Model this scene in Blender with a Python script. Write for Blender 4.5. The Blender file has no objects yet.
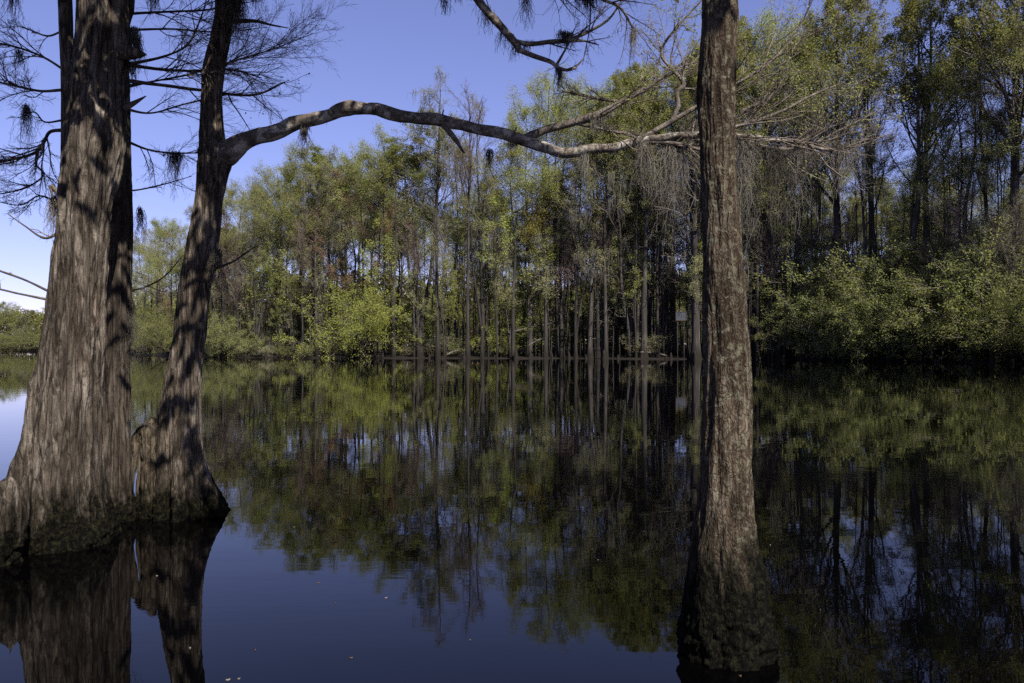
import bpy, math, random
import numpy as np

R = math.radians
F, CX, HY, H = 820.0, 512.0, 348.0, 1.4          # focal length in px, centre column, horizon row, eye height
scn = bpy.context.scene
COL = scn.collection

def W(px, py, d):                                  # a photo pixel at a depth -> a point in metres
    return np.array([(px - CX) / F * d, d, H - (py - HY) / F * d])

# ------------------------------------------------------------------ noise
def _hash(ix, iy, iz, s):
    h = (ix.astype(np.int64) * 374761393 + iy.astype(np.int64) * 668265263 + iz.astype(np.int64) * 2147483647 + s * 974711) & 0xFFFFFFFF
    h = ((h ^ (h >> 13)) * 1274126177) & 0xFFFFFFFF
    h = ((h ^ (h >> 16)) * 2246822519) & 0xFFFFFFFF
    return ((h ^ (h >> 15)) & 0xFFFF) / 65535.0

def vnoise(p, seed=0):
    p = np.asarray(p, float); i = np.floor(p); f = p - i; f = f * f * (3 - 2 * f)
    out = np.zeros(p.shape[:-1])
    for dx in (0, 1):
        for dy in (0, 1):
            for dz in (0, 1):
                w = (f[..., 0] if dx else 1 - f[..., 0]) * (f[..., 1] if dy else 1 - f[..., 1]) * (f[..., 2] if dz else 1 - f[..., 2])
                out += w * _hash(i[..., 0] + dx, i[..., 1] + dy, i[..., 2] + dz, seed)
    return out * 2 - 1

def fbm(p, seed=0, oct=4):
    a, s, o = 1.0, 0.0, np.zeros(np.asarray(p).shape[:-1])
    for k in range(oct):
        o += a * vnoise(np.asarray(p) * 2.03 ** k + k * 17.3, seed + k); s += a; a *= .5
    return o / s

# ------------------------------------------------------------------ mesh building
class Geo:
    def __init__(self): self.v = []; self.f = []; self.m = []; self.n = 0
    def add(self, v, f, mat=0):                    # v (n,3), f (m,4)
        v = np.asarray(v, float).reshape(-1, 3); f = np.asarray(f, np.int64).reshape(-1, 4)
        self.v.append(v); self.f.append(f + self.n); self.m.append(np.full(len(f), mat, np.int32)); self.n += len(v)
    def mesh(self, name, mats, origin=(0, 0, 0), smooth=True):
        v = np.concatenate(self.v) - np.asarray(origin, float); f = np.concatenate(self.f); m = np.concatenate(self.m)
        me = bpy.data.meshes.new(name)
        me.vertices.add(len(v)); me.vertices.foreach_set('co', v.astype(np.float32).ravel())
        me.loops.add(len(f) * 4); me.loops.foreach_set('vertex_index', f.astype(np.int32).ravel())
        me.polygons.add(len(f)); me.polygons.foreach_set('loop_start', np.arange(0, len(f) * 4, 4, dtype=np.int32))
        me.polygons.foreach_set('material_index', m)
        me.polygons.foreach_set('use_smooth', np.full(len(f), smooth))
        for x in mats: me.materials.append(x)
        me.update(calc_edges=True); me.validate()
        return me

def norm(a): return a / np.maximum(np.linalg.norm(a, axis=-1, keepdims=True), 1e-9)

def tubes(P, Rr, k):
    """M paths of N points -> one batch of k-sided tubes with closed tips"""
    P = np.asarray(P, float); Rr = np.asarray(Rr, float); M, N, _ = P.shape
    T = np.gradient(P, axis=1); T = norm(T)
    ref = norm(P[:, -1] - P[:, 0]); up = np.where(np.abs(ref[:, 2:3]) > .8, np.array([[1., 0.13, 0]]), np.array([[0.11, 0, 1.]]))
    U = norm(np.cross(T, up[:, None, :])); V = np.cross(T, U)
    th = np.arange(k) / k * 2 * np.pi
    ring = P[:, :, None, :] + Rr[:, :, None, None] * (np.cos(th)[None, None, :, None] * U[:, :, None, :] + np.sin(th)[None, None, :, None] * V[:, :, None, :])
    idx = np.arange(M * N * k).reshape(M, N, k); nx = np.roll(idx, -1, axis=2)
    q = np.stack([idx[:, :-1], nx[:, :-1], nx[:, 1:], idx[:, 1:]], -1).reshape(-1, 4)
    return ring.reshape(-1, 3), q

def spline(c, n):
    c = np.asarray(c, float)
    if len(c) < 3:
        t = np.linspace(0, 1, n)[:, None]; return c[0] * (1 - t) + c[-1] * t
    p = np.vstack([2 * c[0] - c[1], c, 2 * c[-1] - c[-2]])
    s = np.linspace(0, len(c) - 1 - 1e-6, n); i = s.astype(int); t = (s - i)[:, None]
    a, b, d, e = p[i], p[i + 1], p[i + 2], p[i + 3]
    return .5 * (2 * b + (d - a) * t + (2 * a - 5 * b + 4 * d - e) * t ** 2 + (3 * b - a - 3 * d + e) * t ** 3)

def sprout(P, Rr, n, rng, t0=.25, t1=1., length=(.3, .5), ang=(30, 55), up=0., wig=.15, N=4, rs=.6, rmin=.002, rtip=.3, flat=1., lenabs=None, az=None, cap=9.):
    """child branches for a batch of parents; returns paths (M*n,N,3) and radii"""
    M, NP, _ = P.shape
    t = (np.arange(n)[None, :] + rng.random((M, n))) / n * (t1 - t0) + t0
    t = np.clip(t, 0, .999); s = t * (NP - 1); i = s.astype(int); f = (s - i)[..., None]
    m = np.arange(M)[:, None]
    st = P[m, i] * (1 - f) + P[m, i + 1] * f
    tg = norm(P[m, i + 1] - P[m, i]); r = Rr[m, i] * (1 - f[..., 0]) + Rr[m, i + 1] * f[..., 0]
    plen = np.linalg.norm(np.diff(P, axis=1), axis=-1).sum(1)[:, None]
    L = plen * rng.uniform(*length, (M, n)) * (1.15 - .55 * t) if lenabs is None else lenabs(t) * rng.uniform(.75, 1.2, (M, n))
    if az is None: rv = rng.normal(size=(M, n, 3))
    else:
        a = az(M, n); rv = np.stack([np.cos(a), np.sin(a), 0 * a], -1)
    rv[..., 2] *= flat; side = norm(rv - (rv * tg).sum(-1, keepdims=True) * tg)
    A = np.radians(rng.uniform(*ang, (M, n)))[..., None]
    d = norm(np.cos(A) * tg + np.sin(A) * side).reshape(-1, 3)
    st = st.reshape(-1, 3); L = L.reshape(-1); r = r.reshape(-1)
    out = [st]; p = st
    for k in range(1, N):
        d = norm(d + wig * rng.normal(size=d.shape) + np.array([0, 0, up / N]))
        p = p + d * (L / (N - 1))[:, None]; out.append(p)
    Pc = np.stack(out, 1)
    rb = np.minimum(np.maximum(r * rs, rmin), cap)[:, None]
    Rc = np.maximum(rb * np.linspace(1, rtip, N)[None, :], rmin * .6)
    return Pc, Rc

def leaves(P, rng, per, size, spread, aspect=.5, t0=.3, flatz=1.):
    M, N, _ = P.shape
    t = rng.uniform(t0, 1, (M, per)); s = np.clip(t, 0, .999) * (N - 1); i = s.astype(int); f = (s - i)[..., None]; m = np.arange(M)[:, None]
    c = (P[m, i] * (1 - f) + P[m, i + 1] * f).reshape(-1, 3) + rng.normal(size=(M * per, 3)) * spread * np.array([1, 1, flatz])
    a = norm(rng.normal(size=c.shape) * np.array([1, 1, .7])); b = norm(np.cross(a, rng.normal(size=c.shape)))
    sz = (size * rng.uniform(.6, 1.3, len(c)))[:, None]
    v = np.stack([c - a * sz, c + b * sz * aspect + a * sz * .1, c + a * sz, c - b * sz * aspect + a * sz * .1], 1)
    return v.reshape(-1, 3), np.arange(len(c) * 4).reshape(-1, 4)

# ------------------------------------------------------------------ objects
def obj(name, me, parent=None, loc=(0, 0, 0)):
    o = bpy.data.objects.new(name, me); COL.objects.link(o); o.location = loc
    if parent is not None: o.parent = parent
    return o
def tag(o, label=None, cat=None, group=None, kind=None):
    if label: o['label'] = label
    if cat: o['category'] = cat
    if group: o['group'] = group
    if kind: o['kind'] = kind
    return o
def thing(name, loc, label, cat, group=None):
    return tag(obj(name, None, None, loc), label, cat, group)
def dup(root, loc, rz=0., sc=(1, 1, 1)):
    r = root.copy(); COL.objects.link(r); r.location = loc; r.rotation_euler = (0, 0, rz); r.scale = sc
    for ch in list(root.children):
        c = ch.copy(); COL.objects.link(c); c.parent = r
        for g in list(ch.children):
            e = g.copy(); COL.objects.link(e); e.parent = c
    return r

# ------------------------------------------------------------------ materials
class NT:
    def __init__(self, name):
        self.mat = bpy.data.materials.new(name); self.mat.use_nodes = True
        self.t = self.mat.node_tree; self.t.nodes.clear()
        self.out = self.t.nodes.new('ShaderNodeOutputMaterial')
    def n(self, typ, props=None, **ins):
        nd = self.t.nodes.new(typ)
        for k, v in (props or {}).items(): setattr(nd, k, v)
        for k, v in ins.items(): self.set(nd, k.replace('_', ' '), v)
        return nd
    def set(self, nd, key, v):
        s = nd.inputs[int(key)] if key.isdigit() else nd.inputs[key]
        if isinstance(v, bpy.types.NodeSocket): self.t.links.new(v, s)
        else: s.default_value = v
    def coord(self, scale=(1, 1, 1), loc=(0, 0, 0), kind='Object'):
        tc = self.n('ShaderNodeTexCoord'); mp = self.n('ShaderNodeMapping', Vector=tc.outputs[kind], Scale=scale, Location=loc)
        return mp.outputs[0]
    def noise(self, vec, scale, detail=4, rough=.55, dist=0.):
        return self.n('ShaderNodeTexNoise', Vector=vec, Scale=scale, Detail=detail, Roughness=rough, Distortion=dist).outputs[0]
    def ramp(self, fac, stops):
        nd = self.n('ShaderNodeValToRGB', Fac=fac); e = nd.color_ramp.elements
        while len(e) < len(stops): e.new(.5)
        for x, (p, c) in zip(e, stops):
            x.position = p; x.color = (c, c, c, 1) if not hasattr(c, '__len__') else (*c, 1)
        return nd.outputs[0]
    def mix(self, fac, a, b, mode='MIX'):
        nd = self.n('ShaderNodeMix', {'data_type': 'RGBA', 'blend_type': mode})
        self.set(nd, '0', fac); 
        for k, v in ((6, a), (7, b)):
            if isinstance(v, bpy.types.NodeSocket): self.t.links.new(v, nd.inputs[k])
            else: nd.inputs[k].default_value = (*v, 1)
        return nd.outputs[2]
    def math(self, op, a, b=0., c=None):
        nd = self.n('ShaderNodeMath', {'operation': op}); self.set(nd, '0', a); self.set(nd, '1', b)
        if c is not None: self.set(nd, '2', c)
        return nd.outputs[0]
    def bsdf(self, color, rough=.85, normal=None, spec=.25, **kw):
        b = self.n('ShaderNodeBsdfPrincipled'); self.set(b, 'Base Color', color if isinstance(color, bpy.types.NodeSocket) else (*color, 1))
        self.set(b, 'Roughness', rough); self.set(b, 'Specular IOR Level', spec)
        if normal is not None: self.set(b, 'Normal', normal)
        for k, v in kw.items(): self.set(b, k.replace('_', ' '), v)
        self.t.links.new(b.outputs[0], self.out.inputs[0]); return b
    def bump(self, h, strength=.6, dist=.02):
        return self.n('ShaderNodeBump', Strength=strength, Distance=dist, Height=h).outputs[0]

def bark_mat(name, dark, mid, light, sx=14., sz=.12, plates=False, lichen=None, wet=.22, moss=(.009, .008, .004), bd=.03, rust=0.):
    dark, mid, light = (tuple(q * k for q, k in zip(c_, (.9, .865, .805))) for c_ in (dark, mid, light))
    t = NT(name)
    st = t.coord((1, 1, sz)); iso = t.coord()
    fibre = t.noise(st, sx * 2.2, 8, .62, .25)
    broad = t.noise(t.coord((1, 1, .35), (3, 1, 7)), 3.2, 5, .6)
    patch = t.noise(t.coord((1, 1, .3), (9, 4, 2)), 6.5, 5, .65, .6)
    if plates:
        w = t.n('ShaderNodeMix', {'data_type': 'VECTOR'}); t.set(w, '0', .11)
        nv = t.n('ShaderNodeTexNoise', Vector=iso, Scale=7., Detail=3.)
        t.t.links.new(t.coord((1, 1, sz * 1.3)), w.inputs[4]); t.t.links.new(nv.outputs[1], w.inputs[5])
        vo = t.n('ShaderNodeTexVoronoi', {'feature': 'DISTANCE_TO_EDGE'}, Vector=w.outputs[1], Scale=sx * 3.4)
        crack = t.ramp(vo.outputs[0], [(.0, 0.), (.22, 1.)])
        h = t.math('ADD', t.math('MULTIPLY', crack, .2), t.math('MULTIPLY', fibre, 1.4))
    else:
        vo = t.n('ShaderNodeTexVoronoi', {'feature': 'DISTANCE_TO_EDGE'}, Vector=t.coord((1, 1, sz * .7)), Scale=sx * 1.5)
        crack = t.ramp(vo.outputs[0], [(.0, .1), (.085, 1.)])
        shag = t.noise(t.coord((1, 1, .28), (1, 2, 3)), sx * 1.5, 7, .7, .8)
        h = t.math('ADD', t.math('MULTIPLY', crack, .25), t.math('ADD', fibre, t.math('MULTIPLY', shag, .9)))
    c = t.ramp(fibre, [(.3, dark), (.5, mid), (.68, light)])
    if not plates: c = t.mix(t.ramp(shag, [(.40, .9), (.52, 0.)]), c, tuple(x * .6 for x in dark))
    c = t.mix(t.ramp(broad, [(.36, .75), (.6, 0.)]), c, dark)
    c = t.mix(t.ramp(patch, [(.57, 0.), (.68, .6)]), c, light)
    c = t.mix(t.math('MULTIPLY', t.math('SUBTRACT', 1., crack), .6), c, tuple(x * .3 for x in dark))
    if rust: c = t.mix(t.ramp(t.noise(t.coord((1, 1, .25), (5, 8, 1)), 5., 4), [(.55, 0.), (.72, rust)]), c, (.16, .075, .035))
    if lichen:
        c = t.mix(t.ramp(t.noise(iso, 26., 6, .7), [(.52, 0.), (.62, .75)]), c, lichen)
    z = t.n('ShaderNodeSeparateXYZ', Vector=t.n('ShaderNodeNewGeometry').outputs['Position']).outputs[2]
    nz = t.noise(t.coord((1, 1, .4)), 9., 5, .65)
    zz = t.math('ADD', z, t.math('MULTIPLY', t.math('SUBTRACT', nz, .5), wet * 3.2))
    stain = t.n('ShaderNodeMapRange', Value=zz); t.set(stain, 'From Min', wet * .85); t.set(stain, 'From Max', wet * 1.75)
    c = t.mix(t.math('SUBTRACT', 1., stain.outputs[0]), c, t.mix(t.ramp(t.noise(iso, 38., 6, .75), [(.46, 0.), (.66, 1.)]), (.0022, .002, .0018), tuple(q * 1.8 for q in moss)))
    grit = t.noise(iso, 90., 5, .7)
    hh = t.math('ADD', h, t.math('MULTIPLY', grit, .22))
    t.bsdf(c, .88, t.bump(hh, .95, bd), .03)
    return t.mat

def simple_bark(name, cols, scale=3., sz=.15, wetz=None, vr=.6):
    t = NT(name); f = t.noise(t.coord((1, 1, sz)), scale, 6, .65)
    oi = t.n('ShaderNodeObjectInfo'); c = t.ramp(f, [(.3, cols[0]), (.55, cols[1]), (.72, cols[2])])
    c = t.mix(1., c, t.n('ShaderNodeCombineColor', **{'0': t.math('MULTIPLY_ADD', oi.outputs['Random'], vr, 1 - vr * .45), '1': t.math('MULTIPLY_ADD', oi.outputs['Random'], vr, 1 - vr * .45), '2': t.math('MULTIPLY_ADD', oi.outputs['Random'], vr, 1 - vr * .45)}).outputs[0], 'MULTIPLY')
    if wetz:
        z = t.n('ShaderNodeSeparateXYZ', Vector=t.n('ShaderNodeNewGeometry').outputs['Position']).outputs[2]
        s = t.n('ShaderNodeMapRange', Value=z); t.set(s, 'From Min', wetz * .5); t.set(s, 'From Max', wetz * 1.6)
        c = t.mix(t.math('SUBTRACT', 1., s.outputs[0]), c, (.012, .01, .008))
    t.bsdf(c, .9, t.bump(f, .6, .05), .15); return t.mat

def leaf_mat(name, a, b, trans=.5):
    t = NT(name); g = t.n('ShaderNodeNewGeometry'); oi = t.n('ShaderNodeObjectInfo')
    clump = t.noise(t.coord(), .55, 3, .6)
    f = t.math('MULTIPLY_ADD', g.outputs['Random Per Island'], .5, t.math('MULTIPLY_ADD', clump, 1.1, -.3))
    c = t.mix(f, a, b)
    hsv = t.n('ShaderNodeHueSaturation', Color=c); t.set(hsv, 'Hue', t.math('MULTIPLY_ADD', oi.outputs['Random'], .02, .49)); t.set(hsv, 'Value', t.math('MULTIPLY_ADD', oi.outputs['Random'], .4, .8))
    d = t.n('ShaderNodeBsdfDiffuse', Color=hsv.outputs[0]); tr = t.n('ShaderNodeBsdfTranslucent', Color=hsv.outputs[0])
    m = t.n('ShaderNodeMixShader', Fac=trans); t.t.links.new(d.outputs[0], m.inputs[1]); t.t.links.new(tr.outputs[0], m.inputs[2])
    t.t.links.new(m.outputs[0], t.out.inputs[0]); return t.mat

M_BIG = bark_mat('grey_cypress_bark', (.03, .025, .021), (.10, .086, .073), (.255, .23, .205), 13., .10, wet=.28, bd=.03, rust=.05)
M_BACK = bark_mat('shade_darkened_cypress_bark', (.025, .02, .017), (.066, .056, .048), (.14, .122, .106), 15., .07, wet=.2, bd=.025)  # bark darkened to paint in the shade of the gap between the trunks
M_MID = bark_mat('leaning_cypress_bark', (.03, .025, .02), (.095, .08, .067), (.26, .23, .205), 16., .085, wet=.2, bd=.025, rust=.05)
M_RIGHT = bark_mat('furrowed_bark', (.022, .016, .012), (.074, .058, .044), (.16, .133, .106), 21., .075, plates=True, lichen=(.125, .12, .085), wet=.42, bd=.02, moss=(.007, .007, .004))
M_STUMP = bark_mat('weathered_root_wood', (.03, .024, .018), (.10, .083, .064), (.19, .165, .13), 18., .08, wet=.2, bd=.02)
def limb_mat():
    t = NT('lichened_limb_bark'); iso = t.coord(); n = t.noise(iso, 22., 6, .65); p = t.noise(iso, 7., 5, .7, .5)
    c = t.ramp(n, [(.32, (.032, .026, .02)), (.52, (.10, .082, .066)), (.7, (.24, .215, .185))])
    c = t.mix(t.ramp(p, [(.5, 0.), (.6, .85)]), c, (.33, .31, .27)); c = t.mix(t.ramp(t.noise(iso, 11., 5), [(.55, 0.), (.63, .7)]), c, (.04, .034, .028))
    t.bsdf(c, .9, t.bump(t.math('ADD', n, p), .8, .012), .15); return t.mat
M_LIMB = limb_mat()
M_SIDE = simple_bark('side_branch_bark', ((.04, .033, .027), (.10, .085, .07), (.22, .195, .17)), 16., 1.)
M_TWIG = simple_bark('twig_bark', ((.05, .04, .032), (.12, .10, .082), (.22, .195, .165)), 14., 1.)
M_DTWIG = simple_bark('dark_twig_bark', ((.03, .024, .02), (.065, .052, .043), (.14, .118, .097)), 14., 1.)
M_FTRUNK = simple_bark('far_trunk_bark', ((.012, .011, .010), (.032, .028, .026), (.085, .075, .068)), 3., .12, 1.3, .75)
M_FTWIG = simple_bark('far_twig_bark', ((.09, .075, .062), (.165, .142, .12), (.26, .23, .195)), 2., 1.)
M_FTWIGR = simple_bark('budding_twig_bark', ((.085, .06, .058), (.145, .105, .098), (.20, .155, .14)), 2., 1.)
def moss_mat(name, a, b):
    t = NT(name); g = t.n('ShaderNodeNewGeometry'); c = t.mix(g.outputs['Random Per Island'], a, b)
    d = t.n('ShaderNodeBsdfDiffuse', Color=c); tr = t.n('ShaderNodeBsdfTranslucent', Color=c); m = t.n('ShaderNodeMixShader', Fac=.3)
    t.t.links.new(d.outputs[0], m.inputs[1]); t.t.links.new(tr.outputs[0], m.inputs[2]); t.t.links.new(m.outputs[0], t.out.inputs[0]); return t.mat
M_MOSS = moss_mat('spanish_moss_grey', (.14, .127, .11), (.30, .275, .235))
M_FMOSS = moss_mat('spanish_moss_far', (.09, .082, .07), (.19, .175, .15))
M_DMOSS = moss_mat('spanish_moss_dark', (.05, .045, .038), (.15, .135, .115))
L_OLIVE = leaf_mat('olive_cypress_leaf', (.135, .14, .04), (.215, .218, .065))
L_LIGHT = leaf_mat('spring_green_leaf', (.185, .205, .052), (.285, .305, .09))
L_BRIGHT = leaf_mat('willow_green_leaf', (.205, .238, .042), (.31, .345, .082), .45)
L_PINE = leaf_mat('pine_needle_green', (.10, .108, .032), (.15, .16, .05), .3)
L_YELLOW = leaf_mat('yellow_green_leaf', (.20, .185, .035), (.30, .26, .05))
L_RED = leaf_mat('russet_maple_bud', (.16, .095, .06), (.215, .15, .085))
L_SHRUB = leaf_mat('dull_green_leaf', (.138, .152, .042), (.218, .232, .074))
L_PALE = leaf_mat('pale_grey_green_leaf', (.195, .2, .085), (.285, .288, .135))

# ------------------------------------------------------------------ sky, sun, camera
SUN_EL, SUN_AZ = R(45), R(30)                     # azimuth turned from straight behind the camera towards the right
sd = np.array([math.sin(SUN_AZ) * math.cos(SUN_EL), -math.cos(SUN_AZ) * math.cos(SUN_EL), math.sin(SUN_EL)])
w = bpy.data.worlds.new('World'); scn.world = w; w.use_nodes = True
nt = w.node_tree; bg = nt.nodes['Background']
sky = nt.nodes.new('ShaderNodeTexSky'); sky.sky_type = 'NISHITA'; sky.sun_disc = False
sky.sun_elevation = SUN_EL; sky.sun_rotation = math.atan2(sd[0], sd[1]); sky.ozone_density = 7.0; sky.air_density = 1.0; sky.dust_density = 0.; sky.altitude = 1500
tint = nt.nodes.new('ShaderNodeMix'); tint.data_type = 'RGBA'; tint.blend_type = 'MULTIPLY'; tint.inputs[0].default_value = 1
nt.links.new(sky.outputs[0], tint.inputs[6]); tint.inputs[7].default_value = (1.44, 1.0, 1.27, 1)
gm_ = nt.nodes.new('ShaderNodeGamma'); gm_.inputs[1].default_value = .84; nt.links.new(tint.outputs[2], gm_.inputs[0]); nt.links.new(gm_.outputs[0], bg.inputs[0]); bg.inputs[1].default_value = .075
sl = bpy.data.lights.new('sun', 'SUN'); sl.energy = 5.0; sl.angle = R(.5); sl.color = (1, .94, .85)
so = bpy.data.objects.new('sun', sl); COL.objects.link(so); so.location = (30, -20, 60)
from mathutils import Vector
so.rotation_euler = Vector(-sd).to_track_quat('-Z', 'Y').to_euler()
cam = bpy.data.cameras.new('camera'); co = bpy.data.objects.new('camera', cam); COL.objects.link(co)
co.location = (0, 0, H); co.rotation_euler = (R(90), 0, 0); cam.sensor_width = 36; cam.lens = F / 1024 * 36
cam.shift_y = (HY - 341.5) / 1024; cam.clip_start = .1; cam.clip_end = 6000; scn.camera = co
vs = scn.view_settings; vs.view_transform = 'Standard'; vs.look = 'None'; vs.exposure = 1.22; vs.gamma = 1; vs.use_curve_mapping = False

# ------------------------------------------------------------------ water and far bank
def shore(px): return np.interp(px, [-400, -60, 60, 118, 132, 160, 210, 300, 440, 600, 660, 700, 800, 900, 1024, 1200, 1500],
                                [330, 325, 315, 300, 185, 150, 122, 115, 110, 106, 103, 100, 95, 85, 73, 62, 52])
def water():
    t = NT('still_black_water'); v = t.coord((1, 1, 1))
    swell = t.noise(t.coord((.5, 1.6, 1)), 1.5, 3, .5); rip = t.noise(t.coord((.7, 2.2, 1), (4, 2, 0)), 6., 4, .55)
    mask = t.ramp(t.noise(t.coord((.12, .3, 1), (3, 7, 0)), 1.1, 3), [(.5, .12), (.68, 1.)])
    h = t.math('ADD', t.math('MULTIPLY', swell, .6), t.math('MULTIPLY', t.math('MULTIPLY', rip, mask), .35))
    t.bsdf((.0005, .0005, .0007), .004, t.bump(h, .05, .035), .3, IOR=1.33)
    g = Geo(); ys = np.array([-60, 0, 20, 60, 150, 400, 900, 2500.]); xs = np.array([-2500, -600, -200, -60, 0, 60, 200, 600, 2500.])
    X, Y = np.meshgrid(xs, ys); n = len(xs); vv = np.stack([X, Y, 0 * X], -1).reshape(-1, 3)
    i = np.arange((len(ys) - 1) * n).reshape(len(ys) - 1, n)[:, :-1]; g.add(vv, np.stack([i, i + 1, i + n + 1, i + n], -1))
    tag(obj('water', g.mesh('water', [t.mat])), 'still black swamp water mirroring trees and blue sky', 'water', kind='structure')
water()
def bank_z(off, x, y):
    base = np.interp(off, [-4, -1, 0, .6, 2.5, 8, 40, 500], [-.8, -.3, -.04, .06, .16, .35, 1.3, 2.5])
    return base + np.where(off > 0, 1, .2) * .16 * fbm(np.stack([x * .35, y * .35, 0 * x], -1), 5, 4)
def bank():
    t = NT('leaf_litter_mud'); n = t.noise(t.coord(), 1.3, 8, .7)
    c = t.ramp(n, [(.3, (.02, .015, .011)), (.52, (.055, .04, .027)), (.7, (.11, .08, .055))])
    z = t.n('ShaderNodeSeparateXYZ', Vector=t.n('ShaderNodeNewGeometry').outputs['Position']).outputs[2]
    s = t.n('ShaderNodeMapRange', Value=z); t.set(s, 'From Min', .35); t.set(s, 'From Max', 1.1)
    c = t.mix(t.math('SUBTRACT', 1., s.outputs[0]), c, (.012, .010, .008))
    t.bsdf(c, .95, t.bump(n, .8, .15), .1)
    px = np.concatenate([np.arange(-900, -60, 60), np.arange(-60, 1150, 3.), np.arange(1150, 2300, 60)]); off = np.array([-4, -2, -1, -.4, 0, .3, .6, 1, 1.6, 2.5, 4, 6, 9, 13, 20, 35, 70, 150, 400, 1500.])
    PX, OF = np.meshgrid(px, off); D = shore(PX) + OF + np.where(OF < 20, 1.3 * vnoise(np.stack([PX * .05, 0 * PX, 0 * PX], -1), 3) + .7 * vnoise(np.stack([PX * .23, 0 * PX, 0 * PX], -1), 6), 0)
    X = (PX - CX) / F * D; Z = bank_z(OF, X, D); g = Geo(); n_ = len(px)
    i = np.arange((len(off) - 1) * n_).reshape(len(off) - 1, n_)[:, :-1]
    g.add(np.stack([X, D, Z], -1), np.stack([i, i + 1, i + n_ + 1, i + n_], -1))
    tag(obj('bank_ground', g.mesh('bank_ground', [t.mat])), 'low muddy far bank strewn with brown leaf litter', 'ground', kind='structure')
bank()

# ------------------------------------------------------------------ foreground trunks
def trunk_geo(ctrl, D, top=(), sides=140, dz=.018, flute=None, bark=.01, bf=(9, 1.1), seed=0, lumps=()):
    """ctrl rows (y, left, right) in photo pixels at depth D; top: world (x, y, z, r)"""
    pts = []
    for y, a, b in ctrl: pts.append((*W((a + b) / 2, y, D), (b - a) / 2 / F * D))
    pts = sorted(pts, key=lambda q: q[2])
    lo = pts[0]; pts.insert(0, (lo[0], lo[1], -.35, lo[3] * 1.06)); pts += list(top)
    pts = np.array(pts); n = int((pts[-1, 2] - pts[0, 2]) / dz); S = spline(pts, max(n, 60))
    zq = np.linspace(pts[0, 2], pts[-1, 2], len(S)); S = np.stack([np.interp(zq, S[:, 2], S[:, k]) for k in range(4)], -1)
    th = np.arange(sides) / sides * 2 * np.pi; TH, Z = np.meshgrid(th, S[:, 2]); r = S[:, 3:4] * np.ones_like(TH)
    cs, sn = np.cos(TH), np.sin(TH)
    rad = r.copy()
    if flute: rad = rad * (1 + flute(TH, Z))
    q = np.stack([cs * r * bf[0], sn * r * bf[0], Z * bf[1]], -1)
    rid = 1 - np.abs(fbm(q, seed, 5)) * 3.2
    rid2 = fbm(np.stack([cs * r * bf[0] * 2.6, sn * r * bf[0] * 2.6, Z * bf[1] * 2.2], -1), seed + 9, 3)
    big = fbm(np.stack([cs * r * 3, sn * r * 3, Z * 1.1], -1), seed + 31, 3)
    foot = np.exp(-(np.clip(Z - .06, 0, 9) / .16) ** 2); iso = fbm(np.stack([cs * r * 26, sn * r * 26, Z * 26], -1), seed + 50, 4)
    rad = rad + bark * (np.clip(rid, -.9, 1) - .7) * (1 - .6 * foot) + bark * .85 * rid2 + big * r * .07 + foot * iso * .04
    for (pt, rr, amp) in lumps:
        P = np.stack([S[:, 0:1] + cs * rad, S[:, 1:2] + sn * rad, Z], -1); d = np.linalg.norm((P - np.array(pt)) / np.array(rr), axis=-1)
        rad = rad + amp * np.exp(-d ** 2 * 1.5)
    V = np.stack([S[:, 0:1] + cs * rad, S[:, 1:2] + sn * rad, Z], -1)
    m, k = TH.shape; idx = np.arange(m * k).reshape(m, k); nx = np.roll(idx, -1, 1)
    return V.reshape(-1, 3), np.stack([idx[:-1], nx[:-1], nx[1:], idx[1:]], -1).reshape(-1, 4), S

def facing(a): return np.radians(a)               # angles: -90 faces the camera, 0 faces right
def lobes(base, ht, spec, gen=0., n=7, ph=0.):
    def f(T, Z):
        e = np.exp(-np.clip(Z - base, 0, 9) / ht); o = gen * np.cos(n * T + ph + .6 * np.sin(Z * 1.3)) * e
        for a, wd, amp in spec:
            d = (T - np.radians(a) + np.pi) % (2 * np.pi) - np.pi; o = o + amp * np.exp(-(d / np.radians(wd)) ** 2) * e
        return o
    return f

def path(pts, D, n=28):
    """pts rows (x, y, width px[, depth])"""
    P = np.array([[*W(p[0], p[1], p[3] if len(p) > 3 else D), p[2] / 2 / F * (p[3] if len(p) > 3 else D)] for p in pts])
    S = spline(P, n); return S[None, :, :3], np.maximum(S[None, :, 3], .0008)

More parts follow.
